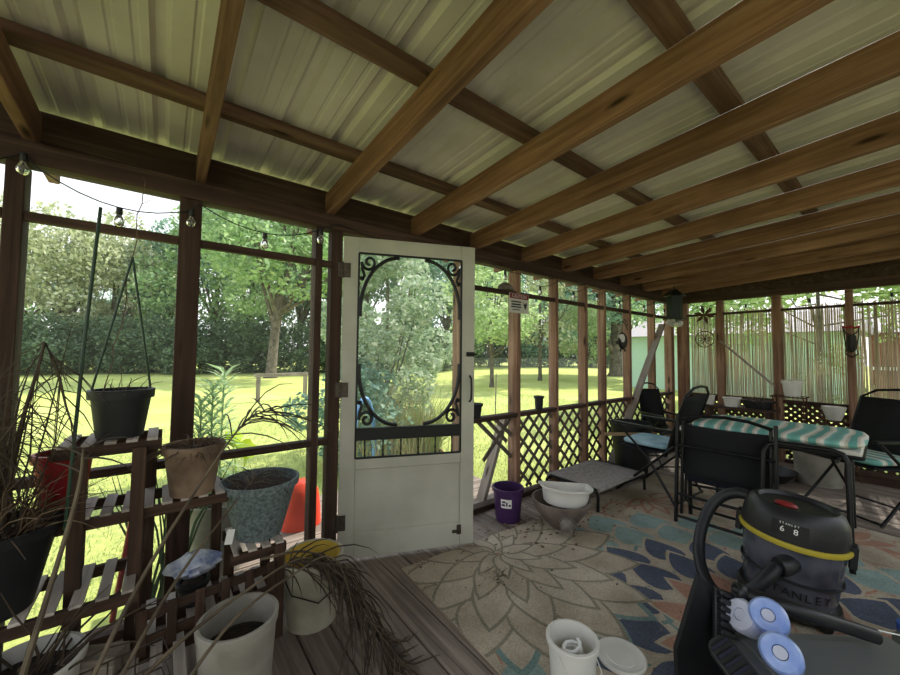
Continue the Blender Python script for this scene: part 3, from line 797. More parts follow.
for (cx, cy, cz, s_, a) in [(.37, 2.72, .70, .07, .3), (.44, 2.70, .62, .08, -.4)]:
    pts = []
    for i in range(18):
        t = 2*PI*i/18; r_ = s_*(1+.12*math.sin(6*t))*(.75+.25*math.cos(t))
        pts.append(Vector((cx+r_*math.sin(t)*math.cos(a), cy+r_*math.sin(t)*math.sin(a)*.6+.05*math.cos(t), cz+r_*math.cos(t)*.9)))
    cl.add([Vector((cx, cy-.02, cz))]+pts, [(0, i+1, (i+1) % 18+1) for i in range(18)])
    cl.tube([(.40, 2.68, .36), (cx, cy, cz-s_*.5)], .004, n=5)
tag(cl.build('leafy_plant', M['chartreuse']), 'plant with broad chartreuse leaves glowing in the sun outside the screen', 'plant')
ot = MB().lathe([(.0, 0), (.05, .0), (.10, .02), (.15, .09), (.17, .20), (.18, .33), (.165, .33), (.14, .10), (.05, .02), (0, .02)], n=28, sx=1, sy=.75).build('plastic_tub', M['orange'], None)
ot.location = (.79, 2.68, .245); ot.rotation_euler = (R(180), 0, R(10))
ot.location = (.84, 2.84, .325); ot.scale = (.8, .8, 1)
tag(ot, 'upturned orange red plastic tub outside beside the door hinge post', 'tub')

# ------------------------------------------------------------------ floor items right of the door
pp = pot('nursery_pot', 'purple plastic pot with white label standing by the sign post', 'pot', (2.13, 1.985, 0), .092, .115, .25, 'purple', rim=.03, soil=.3, kindsoil='soil')
lb_ = MB(); 
for i in range(7):
    pass
def curved_label(parent, r0_, r1_, z0, z1, a0, a1, mat, name='label', n=8):
    vs_, fs_ = [], []
    for i in range(n+1):
        a = a0+(a1-a0)*i/n
        vs_ += [(r0_*math.cos(a), r0_*math.sin(a), z0), (r1_*math.cos(a), r1_*math.sin(a), z1)]
    for i in range(n): fs_.append((2*i, 2*i+2, 2*i+3, 2*i+1))
    return MB().add(vs_, fs_).build(name, M[mat], parent, smooth=0)
lab = curved_label(pp, .1055, .1105, .12, .185, R(195), R(238), 'paper')
for (z0, z1, a0, a1) in ((.135, .15, 198, 212), (.135, .165, 216, 222), (.158, .172, 200, 214), (.135, .15, 226, 235)):
    curved_label(pp, .1062+ (z0-.12)*.077, .1062+(z1-.12)*.077, z0, z1, R(a0), R(a1), 'purple', 'print', 3)
bw = MB().lathe([(0, 0), (.075, 0), (.08, .02), (.12, .07), (.165, .14), (.183, .19), (.183, .205), (.172, .205), (.155, .145), (.11, .08), (.06, .04), (0, .035)], n=40).build('planter_bowl', M['bowl'])
bw.location = (2.36, 1.67, 0); bw.scale = (1.15, 1.15, 1.0); tag(bw, 'wide brown grey bowl planter on the floor holding a white tub', 'bowl')
# D-shaped white tub tilted in the bowl
dt = MB()
def dshape(s, z, n_=16):
    pts = [Vector((-.13*s, -.10*s, z)), Vector((-.145*s, -.085*s, z))]
    pts = []
    for i in range(n_+1):
        a = R(-200+ (220+180-20)*0) if False else R(180+180*i/n_); pts.append((.15*s*math.cos(a), .14*s*math.sin(a)-.0*s, z))
    pts += [(.15*s, .07*s, z), (.135*s, .085*s, z), (-.135*s, .085*s, z), (-.15*s, .07*s, z)]
    return pts
rings_ = [(.80, 0), (.86, .085), (.98, .087), (1.0, .093), (1.0, .10), (.90, .10), (.80, .03)]
vs_ = []; fs_ = []
for s_, z in rings_: vs_ += dshape(s_, z)
k = len(vs_)//len(rings_)
for i in range(len(rings_)-1):
    for j in range(k): fs_.append((i*k+j, i*k+(j+1) % k, (i+1)*k+(j+1) % k, (i+1)*k+j))
fs_.append(tuple(range(k-1, -1, -1))); fs_.append(tuple((len(rings_)-1)*k+j for j in range(k)))
dt.add(vs_, fs_); dto = dt.build('plastic_tub', M['whitepl'], smooth=35); dto.location = (2.40, 1.65, .168); dto.rotation_euler = (R(-4), R(3), R(-38)); dto.scale = (1.28, 1.2, 1.2)
tag(dto, 'white D-shaped plastic tub resting in the brown grey bowl', 'tub')
sp_ = pot('flower_pot', 'small mottled grey green pot lying on its side by the bowl', 'flower pot', (2.19, 1.50, .062), .038, .055, .085, 'stonegrey', rim=.018, soil=.5, n=20)
sp_.rotation_euler = (R(66), 0, R(120))
# pet cot
pc = thing('pet_cot', 'low grey mesh pet cot on bent black tube legs', 'pet bed', (3.19, 1.87, 0), R(0))
HX, HY, HZ = .385, .25, .172
cm = MB(); nx_, ny_ = 10, 8
vs_ = [((i/nx_*2-1)*HX*.97, (j/ny_*2-1)*HY*.97, HZ+.006-.018*(1-(i/nx_*2-1)**2)*(1-(j/ny_*2-1)**2)) for i in range(nx_+1) for j in range(ny_+1)]
fs_ = [(i*(ny_+1)+j, (i+1)*(ny_+1)+j, (i+1)*(ny_+1)+j+1, i*(ny_+1)+j+1) for i in range(nx_) for j in range(ny_)]
cm.add(vs_, fs_).build('sling', M['cot'], pc, solid=.004)
for sx_ in (-1, 1):
    pts = [(sx_*(HX+.02), -HY, 0.012), (sx_*(HX+.015), -HY, .13), (sx_*(HX), -HY+.03, HZ), (sx_*HX, HY-.03, HZ), (sx_*(HX+.015), HY, .13), (sx_*(HX+.02), HY, .012)]
    MB().tube(pts, .013, n=8).build('leg_tube', M['blackmetal'], pc)
for sy_ in (-1, 1): MB().tube([(-HX, sy_*HY, HZ), (HX, sy_*HY, HZ)], .013, n=8).build('side_tube', M['cot'], pc)
# bin in the corner
bn = pot('plant_tub', 'tall black plastic tub against the lattice behind the pet cot', 'tub', (3.99, 1.93, 0), .15, .205, .55, 'blackpot', rim=.04, rimo=.008, soil=.8)
bst = MB().bar((0, -.21, 0), (.02, .20, .0), .018, .03).build('wood_stake', M['palewood']); bst.location = (3.70, 1.85, .47); bst.rotation_euler = (0, 0, R(55))
bst2 = None
tag(bst, 'short pale wood stick laid across in front of the black corner tub', 'stick')

# pail and lid
pl = pot('pail', 'white plastic pail with coiled line inside at the bottom of the view', 'pail', (1.265, .845, .009), .078, .09, .185, 'whitepl', rim=.022, soil=.5, kindsoil=None)
MB().tube([(.05*math.cos(a*.7)*(1-.01*a), .05*math.sin(a*.7)*(1-.02*a), .10+.0022*a) for a in range(28)], .006, n=6).build('coiled_line', M['white'], pl)
MB().tube([(-.094, 0, .165), (-.09, -.05, .09), (-.02, -.10, .05), (.06, -.085, .08), (.094, 0, .165)], .0025, n=6).build('handle', M['whitepl'], pl)
MB().box((-.045, -.072, .075), (.05, .002, .05), rot=Matrix.Rotation(R(-32), 3, 'Z')).build('label', M['stonegrey'], pl)
ld = MB().lathe([(0, 0), (.092, 0), (.097, .003), (.097, .013), (.09, .015), (.082, .009), (.06, .009), (.058, .011), (0, .011)], n=40).build('pail_lid', M['whitepl'])
ld.location = (1.545, .80, .009); tag(ld, 'round white plastic lid lying on the rug beside the pail', 'lid')

# ------------------------------------------------------------------ patio furniture
def sling_chair(loc, rz, label, cushion=None):
    t = thing('patio_chair', label, 'patio chair', loc, rz, 'black sling patio chairs')
    W = .27
    for s_ in (-1, 1):
        MB().tube([(s_*W, -.24, .011), (s_*W, .20, .44), (s_*(W-.01), .26, .5)], .011, n=8).build('leg', M['blackmetal'], t)
        MB().tube([(s_*W, .27, .011), (s_*W, .05, .36), (s_*W, -.20, .60), (s_*W, -.23, .625)], .011, n=8).build('leg', M['blackmetal'], t)
        MB().bar((s_*W, -.27, .635), (s_*W, .26, .62), .04, .022, ch=.005).build('arm', M['blackmetal'], t)
    up = [(-W+.02, .19, .40), (-W+.02, .27, .70), (-W+.03, .345, .92), (-.14, .365, .985), (0, .37, 1.0), (.14, .365, .985), (W-.03, .345, .92), (W-.02, .27, .70), (W-.02, .19, .40)]
    MB().tube(up, .011, n=8).build('back_frame', M['blackmetal'], t)
    vs_, fs_ = [], []
    for i in range(9):
        q = i/8; z = .42+.50*q; y = .20+.145*q - .015*math.sin(PI*q)
        vs_ += [(-W+.028, y, z), (W-.028, y, z)]
    for i in range(8): fs_.append((2*i, 2*i+1, 2*i+3, 2*i+2))
    MB().add(vs_, fs_).build('backrest', M['sling'], t, solid=.004)
    vs_, fs_ = [], []
    for i in range(9):
        q = i/8; vs_ += [(-W+.02, -.24+.44*q, .43-.02*math.sin(PI*q)), (W-.02, -.24+.44*q, .43-.02*math.sin(PI*q))]
    for i in range(8): fs_.append((2*i, 2*i+1, 2*i+3, 2*i+2))
    MB().add(vs_, fs_).build('seat', M['sling'], t, solid=.005)
    for yq in (.27, -.24): MB().tube([(-W, yq, .03), (W, yq, .03)], .009, n=7).build('stretcher', M['blackmetal'], t)
    for yq in (-.24, .2): MB().tube([(-W+.02, yq, .43), (W-.02, yq, .43)], .010, n=7).build('seat_bar', M['blackmetal'], t)
    return t
sling_chair((3.65, 1.53, .010), R(178), 'black folding patio chair with a pale blue cushion on its seat beside the corner tub')
c3_ = sling_chair((4.68, 1.88, 0), R(-36), 'black folding patio chair with an empty seat deep in the corner beyond the tub'); c3_.scale = (.56, .9, .92)
sling_chair((4.58, .31, 0), R(-122), 'black folding patio chair with striped seat cushion at the right end of the table')
def cushion(loc, rz, dx, dy, h, mat, label, name='seat_cushion', cat='cushion', tuft=False):
    mb = MB(); n_ = 14; vs_ = []; fs_ = []
    def sup(a, p=.35): c_, s_ = math.cos(a), math.sin(a); return (math.copysign(abs(c_)**p, c_), math.copysign(abs(s_)**p, s_))
    zs = [(-.5, .90), (-.35, .99), (0, 1.02), (.3, .99), (.45, .93), (.5, .8), (.52, .5), (.53, 0.02)]
    nn = 36
    for z, s_ in zs:
        for j in range(nn):
            px, py = sup(2*PI*j/nn); vs_.append((px*dx/2*s_, py*dy/2*s_, z*h))
    for i in range(len(zs)-1):
        for j in range(nn): fs_.append((i*nn+j, i*nn+(j+1) % nn, (i+1)*nn+(j+1) % nn, (i+1)*nn+j))
    fs_.append(tuple(range(nn-1, -1, -1))); fs_.append(tuple((len(zs)-1)*nn+j for j in range(nn)))
    mb.add(vs_, fs_); o = mb.build(name, M[mat], smooth=60); o.location = loc; o.rotation_euler = (0, 0, rz)
    return tag(o, label, cat)
M['paleblue'] = plain('pale_blue_fabric', 'a9c9d6', .85, col2='7fa7b8', scale=8)
cushion((3.65, 1.55, .472), R(178), .42, .42, .045, 'paleblue', 'pale blue seat cushion on the chair beside the corner tub')
cushion((4.57, .31, .464), R(-122), .46, .42, .05, 'stripe', 'striped seat cushion on the chair at the right end of the table')
# folded chair leaning in front of the table
fc = thing('folded_chair', 'folded black patio chair standing in front of the table beside the shop vacuum', 'folding chair', (3.13, .885, .010), R(90+3))
def fbar(name, *tubes, r_=.011, mat='blackmetal'):
    mb = MB()
    for t_ in tubes: mb.tube(t_, r_, n=8)
    return mb.build(name, M[mat], fc)
W = .29   # local x spans the width, local +y is away from the camera (-x world after rotation is +y local)
def ty(z): return -.10*z
for s_ in (-1, 1):
    MB().bar((s_*W, ty(0), .0), (s_*W, ty(.80), .80), .022, .03, ch=.004).build('leg', M['blackmetal'], fc)
    MB().bar((s_*(W-.03), ty(0)-.03, .06), (s_*(W-.03), ty(.74)-.03, .76), .02, .022, ch=.004).build('back_post', M['blackmetal'], fc)
fbar('top_bar', [(-W+.02, ty(.77)-.03, .765), (-.14, ty(.8)-.03, .80), (0, ty(.81)-.03, .81), (.14, ty(.8)-.03, .80), (W-.02, ty(.77)-.03, .765)], r_=.012)
for (z, d_) in ((.57, .012), (.045, 0), (.20, -.02)): fbar('crossbar', [(-W, ty(z)+d_, z), (W, ty(z)+d_, z)], r_=.011)
fbar('foot_loop', [(-W+.05, ty(.4)-.05, .42), (-W+.05, ty(.1)-.05, .17), (-W+.10, ty(.1)-.05, .12), (W-.10, ty(.1)-.05, .12), (W-.05, ty(.1)-.05, .17), (W-.05, ty(.4)-.05, .42)], r_=.010)
vs_, fs_ = [], []
for i in range(9):
    q = i/8; z = .36+.37*q; vs_ += [(-W+.04, ty(z)-.015-.02*math.sin(PI*q), z-.01*0), (0, ty(z)-.02-.035*math.sin(PI*q), z-.012), (W-.04, ty(z)-.015-.02*math.sin(PI*q), z)]
for i in range(8):
    for j in range(2): fs_.append((3*i+j, 3*i+j+1, 3*i+4+j, 3*i+3+j))
MB().add(vs_, fs_).build('back_sling', M['sling'], fc, solid=.004)
vs_, fs_ = [], []
for i in range(7):
    q = i/6; z = .30+.30*q; vs_ += [(-W+.045, ty(z)-.075, z), (W-.045, ty(z)-.075, z)]
for i in range(6): fs_.append((2*i, 2*i+1, 2*i+3, 2*i+2))
MB().add(vs_, fs_).build('seat_sling', M['navyfabric'], fc, solid=.004)

# table with the striped lounge cushion on it
tb_ = thing('patio_table', 'patio table with pale top and black tube legs under the striped cushion', 'table', (3.70, .74, 0), R(2))
MB().box((0, 0, .68), (.78, 1.00, .03), b=.008).build('table_top', M['whitepl'], tb_, smooth=40)
MB().tube([(-.39, -.5, .66), (.39, -.5, .66), (.39, .5, .66), (-.39, .5, .66), (-.39, -.5, .66)], .012, n=8).build('apron_tube', M['blackmetal'], tb_)
MB().tube([(-.62, -.06, .021), (-.54, -.06, .50), (-.525, -.065, .64), (-.50, -.085, .685), (-.49, -.13, .70), (-.47, -.38, .70), (-.47, -.425, .685), (-.48, -.445, .64), (-.53, -.45, .021)], .0145, n=10).build('leg_loop', M['blackmetal'], tb_)
MB().tube([(.36, .42, .011), (.34, .42, .62), (.34, .38, .66), (.34, -.38, .66), (.34, -.42, .62), (.36, -.42, .011)], .0145, n=10).build('leg_loop', M['blackmetal'], tb_)
MB().tube([(-.36, .42, .021), (-.36, .42, .65)], .0145, n=10).build('leg', M['blackmetal'], tb_)
MB().tube([(-.36, .42, .25), (.34, -.40, .12)], .010, n=8).tube([(-.49, -.4, .64), (.34, -.40, .60)], .010, n=8).tube([(-.49, -.1, .64), (.30, .1, .60)], .010, n=8).build('stretcher', M['blackmetal'], tb_)
lc = cushion((3.68, .70, .722), R(2), .72, .94, .05, 'stripe', 'long teal and white striped lounge cushion lying on the patio table', 'lounge_cushion')
tie = MB().tube([(0, 0, 0), (-.02, .005, -.03), (-.03, .0, -.12), (-.005, .01, -.22), (-.03, .0, -.30)], .004, n=5).tube([(0, .01, 0), (-.025, .02, -.05), (-.01, .03, -.16), (-.035, .01, -.26), (-.03, .03, -.33)], .004, n=5).build('cushion_tie', M['white'], lc)
tie.location = (-.38, -.04, .0)

# ------------------------------------------------------------------ shop vacuum
vc = thing('shop_vacuum', 'black wet and dry shop vacuum with smoked tank and yellow band', 'vacuum', (2.56, .43, .012), R(-86))
vax = Vector((.98, .17, 0)); vc.rotation_euler = (Matrix.Rotation(R(5), 3, vax) @ Matrix.Rotation(R(-86), 3, 'Z')).to_euler(); vc.location = (2.56, .455, .018)
# local -y faces the camera side (front)
MB().lathe([(0, .045), (.165, .045), (.178, .07), (.195, .30), (.198, .345), (0, .345)], n=40).build('tank', M['vactank'], vc, smooth=35)
MB().lathe([(.197, .18), (.1985, .185), (.197, .19)], n=40).build('tank_seam', M['vacblack'], vc)
MB().lathe([(.197, .340), (.212, .344), (.216, .356), (.212, .368), (.19, .372)], n=44).build('latch_band', M['vacyellow'], vc)
MB().lathe([(.205, .368), (.205, .41), (.198, .46), (.18, .50), (.16, .515), (.145, .515), (.135, .498), (0, .490)], n=40).build('motor_head', M['vacblack'], vc, smooth=35)
MB().lathe([(0, .492), (.03, .492), (.034, .500), (.026, .512), (0, .514)], (-.03, -.045, 0), n=18, sx=1.4, sy=.8).build('power_switch', M['redbtn'], vc)
bs = MB().lathe([(0, .0), (.19, .0), (.205, .02), (.195, .055), (0, .06)], (0, 0, .01), n=36); 
bs.build('wheel_base', M['vacblack'], vc)
for a in (45, 135, 225, 315):
    q = MB().lathe([(0, -.012), (.026, -.012), (.03, 0), (.026, .012), (0, .012)], (.205*math.cos(R(a)), .205*math.sin(R(a)), .031), n=16, rot=Matrix.Rotation(R(90), 3, 'X') @ Matrix.Identity(3))
    q.build('caster', M['vacblack'], vc)
MB().tube([(.01, -.175, .27), (-.005, -.235, .262), (-.02, -.25, .26)], [.045, .04, .042], n=16).build('hose_port', M['vacblack'], vc)
for s_ in (-1, 1):
    MB().box((s_*.212, .0, .34), (.03, .06, .11), b=.006).build('side_latch', M['vacblack'], vc)
# badge
bd = curved_label(vc, .2062, .2012, .395, .462, R(252), R(290), 'black', 'badge')
def text_mesh(mb, s_, size, mx, ext=.0006):
    cu = bpy.data.curves.new('t', 'FONT'); cu.body = s_; cu.size = size; cu.extrude = ext; cu.align_x = 'CENTER'; cu.align_y = 'CENTER'
    o = bpy.data.objects.new('t', cu); C.objects.link(o); bpy.context.view_layer.update()
    me = bpy.data.meshes.new_from_object(o)
    mb.add([mx @ v_.co for v_ in me.vertices], [tuple(p_.vertices) for p_ in me.polygons])
    bpy.data.objects.remove(o); bpy.data.curves.remove(cu); bpy.data.meshes.remove(me)
def text(s_, size, mat, parent, loc, rot, name='lettering'):
    mb = MB(); text_mesh(mb, s_, size, Matrix.Translation(loc) @ Euler(rot).to_matrix().to_4x4())
    return mb.build(name, M[mat], parent, smooth=0)
def arc_text(s_, size, mat, parent, rad, a_c, z, step, name='lettering', tilt=0):
    mb = MB()
    for i, ch in enumerate(s_):
        if ch == ' ': continue
        a = a_c + (i-(len(s_)-1)/2)*step
        text_mesh(mb, ch, size, Matrix.Translation((rad*math.cos(a), rad*math.sin(a), z)) @ Euler((R(90)-tilt, 0, a+R(90))).to_matrix().to_4x4())
    return mb.build(name, M[mat], parent, smooth=0)
for ch_, an_ in (('6', 263.5), ('8', 277)): arc_text(ch_, .036, 'white', vc, .2055, R(an_), .428, 0, 'badge_digit', R(5))
arc_text('STANLEY', .012, 'white', vc, .2035, R(270), .456, R(3.0), 'badge_lettering', R(5))
arc_text('STANLEY', .052, 'black', vc, .1885, R(284), .13, R(12), 'tank_lettering')
# hose: from the back of the head round the left to the port in front (world coordinates on a thing of its own part)
inv = vc.rotation_euler.to_matrix().inverted()
def tol(p): return inv @ (Vector(p) - vc.location)
hpts = [(2.57, .56, .47), (2.57, .62, .505), (2.56, .70, .48), (2.53, .76, .41), (2.47, .79, .31), (2.40, .79, .20), (2.32, .75, .12), (2.25, .68, .075), (2.21, .60, .085), (2.21, .53, .15), (2.25, .47, .235), (2.312, .44, .28)]
hp_ = [tol(p) for p in hpts]
pts = []
for i in range(len(hp_)-1):
    p0, p1, p2, p3 = hp_[max(i-1, 0)], hp_[i], hp_[i+1], hp_[min(i+2, len(hp_)-1)]
    for s in range(14):
        t = s/14; pts.append(.5*((2*p1)+(p2-p0)*t+(2*p0-5*p1+4*p2-p3)*t*t+(3*p1-p0-3*p2+p3)*t**3))
pts.append(hp_[-1])
MB().tube(pts, [.030 if i % 2 else .0275 for i in range(len(pts))], n=14).build('hose', M['hose'], vc, smooth=60)
# extension wand, attachments, rolls, tote in front of it
def tube_thing(name, label, cat, a, b, r_, mat, hollow=True):
    t = thing(name, label, cat, (0, 0, 0)); a, b = Vector(a), Vector(b)
    MB().tube([a, b], r_, n=18, caps=not hollow).build('tube', M[mat], t, solid=.004)
    MB().tube([a, a+(b-a).normalized()*.03], r_+.004, n=18, caps=False).build('collar', M[mat], t, solid=.004)
    return t
tt = MB()
def shell(cx, cy, dx, dy, h, wall=.006):
    mb = MB()
    ring = lambda sx_, sy_, z: [(cx+sx_*a, cy+sy_*b, z) for a, b in ((-.5,-.5),(.5,-.5),(.5,.5),(-.5,.5))]
    vs_ = ring(dx*.92, dy*.92, 0) + ring(dx, dy, h) + ring(dx-.03, dy-.03, h) + ring(dx*.92-.03, dy*.92-.03, .008)
    fs_ = [(3,2,1,0)]
    for i in range(3):
        for j in range(4): fs_.append((i*4+j, i*4+(j+1) % 4, (i+1)*4+(j+1) % 4, (i+1)*4+j))
    fs_.append((12, 13, 14, 15)); return mb.add(vs_, fs_)
to = thing('storage_tote', 'frosted grey plastic tote lid and box beside the vacuum in the corner', 'tote', (1.84, .135, .009), R(-40))
shell(0, 0, .62, .44, .17).build('body', M['tote'], to, bevel=.006)
MB().box((.0, 0, .182), (.64, .46, .018), b=.006).box((0, 0, .195), (.54, .36, .012), b=.005).build('lid', M['frost'], to)
wn = tube_thing('vacuum_wand', 'black vacuum extension tube lying across the grey tote', 'vacuum tube', (1.815, .475, .345), (2.10, .125, .245), .023, 'vacblack')
# black hinged plastic case standing open
ck = thing('plastic_case', 'black plastic wedge case standing on edge beside the pail lid', 'case', (0, 0, 0))
def quadplate(pts, th, mat, name, parent):
    p = [Vector(q) for q in pts]; nrm = (p[1]-p[0]).cross(p[2]-p[0]).normalized()
    return MB().poly(p, nrm*th).build(name, M[mat], parent, smooth=0)
quadplate([(1.555, .60, .011), (1.80, .47, .011), (1.79, .55, .33), (1.735, .585, .385), (1.60, .62, .14)], .02, 'black', 'side_panel', ck)
quadplate([(1.56, .56, .011), (1.80, .45, .011), (1.82, .47, .03), (1.58, .60, .03)], .02, 'black', 'base_panel', ck)
# serrated brush nozzle
nz = thing('floor_nozzle', 'black ridged vacuum nozzle leaning on the plastic case', 'vacuum nozzle', (1.755, .485, .265), R(-30))
mb = MB()
for k in range(6): mb.box((0, -.0, -.06+k*.026), (.07, .022, .018), b=.003)
mb.build('ridges', M['vacblack'], nz)
mb = MB().box((.0, .018, .0), (.085, .02, .17), b=.004); mb.build('back_plate', M['vacblack'], nz)
nz.rotation_euler = (R(-25), R(22), R(-35))
n2 = thing('brush_attachment', 'black slotted brush attachment lying against the wrapped rolls', 'vacuum brush', (1.53, .40, .235), R(-40))
mb = MB()
pts = []
for i in range(24):
    a = 2*PI*i/24; pts.append((.045*math.copysign(abs(math.cos(a))**.6, math.cos(a)), .085*math.copysign(abs(math.sin(a))**.6, math.sin(a)), 0))
mb.poly(pts, (0, 0, .035)); mb.build('body', M['vacblack'], n2, smooth=50, bevel=.006)
mb = MB()
for k in range(6): mb.box((0, -.062+k*.025, .04), (.066, .010, .014), b=.002)
mb.build('slots', M['navyfabric'], n2)
n2.rotation_euler = (R(35), R(-30), R(-35))
CAMQ = Vector((-.80, -.10, .60)).to_track_quat('Z', 'Y').to_euler(); CAMQ2 = Vector((-.75, .35, .5)).to_track_quat('Z', 'Y').to_euler()
def roll(loc, eul, label, mat='roll'):
    o = MB().lathe([(.022, -.055), (.050, -.055), (.058, -.045), (.058, .045), (.050, .055), (.022, .055), (.020, .04), (.020, -.04), (.022, -.055)], n=28)
    t = o.build('wrapped_roll', M[mat], smooth=40); t.location = loc; t.rotation_euler = eul
    tag(t, label, 'roll')
    MB().lathe([(0, -.05), (.0195, -.05), (.0195, .05), (0, .05)], n=14).build('core', M['rollwhite'], t)
    return t
roll((1.805, .37, .30), CAMQ, 'blue film wrapped roll on the tote, nearer the vacuum tube')
roll((1.68, .315, .262), CAMQ, 'blue film wrapped roll at the very bottom edge of the view')
roll((1.80, .43, .262), CAMQ2, 'whitish wrapped roll half hidden left of the two blue rolls', 'rollwhite')
wr = MB().tube([(1.80, .50, .29), (1.95, .36, .275), (2.10, .20, .25), (2.2, .02, .25), (2.25, -.08, .24)], .0025, n=5).build('loose_cord', M['white'])
tag(wr, 'thin white cord trailing over the black tube and grey tote', 'cord')
jar = thing('plastic_jar', 'clear plastic jar with blue cap at the right edge behind the tote', 'jar', (2.36, .04, .010))
MB().lathe([(0, 0), (.055, 0), (.06, .01), (.06, .14), (.045, .165), (.045, .18), (0, .18)], n=24).build('body', M['frost'], jar)
MB().lathe([(0, .18), (.047, .18), (.047, .205), (0, .207)], n=24).build('cap', plain('blue_cap', '2f55a8', .4), jar)

# ------------------------------------------------------------------ clutter by the end wall
wbg = pot('bucket', 'big off-white bucket under the table by the end wall', 'bucket', (5.25, .66, 0), .17, .19, .34, 'dirtywhite', rim=.03, soil=.8)
MB().lathe([(0, 0), (.2, 0), (.27, .09), (.28, .10), (.265, .10), (.19, .015), (0, .012)], n=32).build('x', M['blackpot']).name = 'plant_saucer'
sa = bpy.data.objects['plant_saucer']; sa.location = (5.0, 1.05, 0); tag(sa, 'wide black plastic saucer on the floor under the table', 'saucer')
MB().box((0, 0, .05), (.14, 1.5, .10), b=.004).build('lumber_beam', M['plate']).location = (5.72, -.05, 0)
tag(bpy.data.objects['lumber_beam'], 'dark timber beam lying along the foot of the end wall', 'timber')
# wire plant shelf
wsf = thing('wire_plant_rack', 'tall thin wire plant rack against the end wall lattice', 'plant rack', (5.68, .93, 0))
for (px, py) in ((-.10, -.13), (.10, -.13), (-.10, .13), (.10, .13)): MB().tube([(px, py, 0), (px, py, .81)], .006, n=6).build('leg', M['rust'], wsf)
mb = MB()
for k in range(9): mb.tube([(-.12, -.15+k*.0375, .815), (.12, -.15+k*.0375, .815)], .004, n=5)
mb.tube([(-.12, -.15, .812), (.12, -.15, .812), (.12, .15, .812), (-.12, .15, .812), (-.12, -.15, .812)], .006, n=6)
mb.build('shelf', M['rust'], wsf)
pot('flower_pot', 'white plastic pot on top of the wire rack by the reed screen', 'flower pot', (5.68, .905, .822), .070, .088, .18, 'whitepl', rim=.04, soil=.9)
ws2 = thing('wire_plant_stand', 'low wire plant stand holding a white bowl by the end wall', 'plant stand', (5.60, .56, 0))
for k in range(3):
    a = R(120*k+30); MB().tube([(.17*math.cos(a), .17*math.sin(a), 0), (.10*math.cos(a), .10*math.sin(a), .35), (.12*math.cos(a), .12*math.sin(a), .60)], .006, n=6).build('leg', M['rust'], ws2)
MB().tube([(.12*math.cos(R(a)), .12*math.sin(R(a)), .60) for a in range(0, 361, 20)], .006, n=6).tube([(-.2, 0, .598), (.2, 0, .598)], .004, n=5).tube([(0, -.2, .598), (0, .2, .598)], .004, n=5).build('ring', M['rust'], ws2)
MB().lathe([(0, 0), (.06, 0), (.075, .03), (.105, .11), (.113, .14), (.105, .14), (.07, .04), (0, .03)], (0, 0, 0), n=28).build('x', M['whitepl']).name = 'plant_bowl'
o = bpy.data.objects['plant_bowl']; o.location = (5.60, .57, .607); o.scale = (.85, .85, 1); tag(o, 'white plastic bowl pot on the low wire stand', 'bowl')
sb = thing('side_bench', 'low dark plank bench along the end wall lattice', 'bench', (5.62, 1.40, .03))
MB().box((0, 0, .60), (.24, .70, .03), b=.004).build('bench_top', M['plate'], sb)
for (px, py) in ((-.09, -.3), (.09, -.3), (-.09, .3), (.09, .3)): MB().box((px, py, .2775), (.04, .04, .615), b=.003).build('leg', M['plate'], sb)
bk = pot('plant_trough', 'long dark planter trough on the bench beside the wire rack', 'planter', (5.62, 1.20, .646), .07, .09, .10, 'blackpot', rim=.02)
for ch in bk.children: ch.scale = (1.0, 1.7, 1)
sprigs(bk, (0, 0, .09), .08, 60, .10, mat='dryfrond', seed=44, up=.6)
pot('container', 'white plastic container on the plank bench at its left part', 'container', (5.60, 1.45, .646), .075, .09, .11, 'whitepl', rim=.015, soil=.8)
pot('container', 'small white cup at the left end of the plank bench', 'container', (5.60, 1.68, .646), .04, .05, .12, 'whitepl', rim=.012, soil=.8)

# ------------------------------------------------------------------ hung things
sg = thing('caution_sign', 'white caution sign with red header fixed to a porch post', 'sign', (2.475, D-.010, 1.72))
MB().box((0, 0, 0), (.255, .003, .175), b=0).build('panel', M['signwhite'], sg, smooth=0)
MB().box((0, -.0025, .062), (.245, .002, .046)).build('header', M['signred'], sg, smooth=0)
text('CAUTION', .043, 'signwhite', sg, (0, -.0042, .061), (R(90), 0, 0))
for (z, w_, h_) in ((.012, .13, .012), (-.012, .12, .014), (-.034, .13, .012), (-.058, .10, .008)):
    MB().box((-.04, -.0022, z), (w_, .0012, h_)).build('text_line', M['black'], sg, smooth=0)
MB().poly([(.045, -.0018, .022), (.066, -.0018, .0), (.075, -.0018, -.005), (.095, -.0018, .018), (.102, -.0018, -.002), (.088, -.0018, -.045), (.078, -.0018, -.052), (.066, -.0018, -.03)], (0, -.0012, 0)).build('emblem', M['black'], sg, smooth=0)
# pots on the rail
pot('nursery_pot', 'small black pot on the rail next to the open door edge', 'pot', (2.005, D+.03, .753), .036, .05, .115, 'blackpot', rim=.02, n=20)
pot('nursery_pot', 'small tall black pot on the rail between two posts right of the sign', 'pot', (2.80, D+.03, .753), .034, .042, .125, 'blackpot', rim=.02, n=20)
cp = MB().lathe([(0, .07), (.03, .065), (.07, .04), (.09, .0), (.085, 0), (.03, .05), (0, .055)], n=20, sy=.7).build('lamp_shade', M['stonegrey']); cp.name = 'metal_dome'
cp.location = (2.33, D+.02, 1.826); tag(cp, 'grey domed cap sitting on the upper rail beside the sign', 'cap')
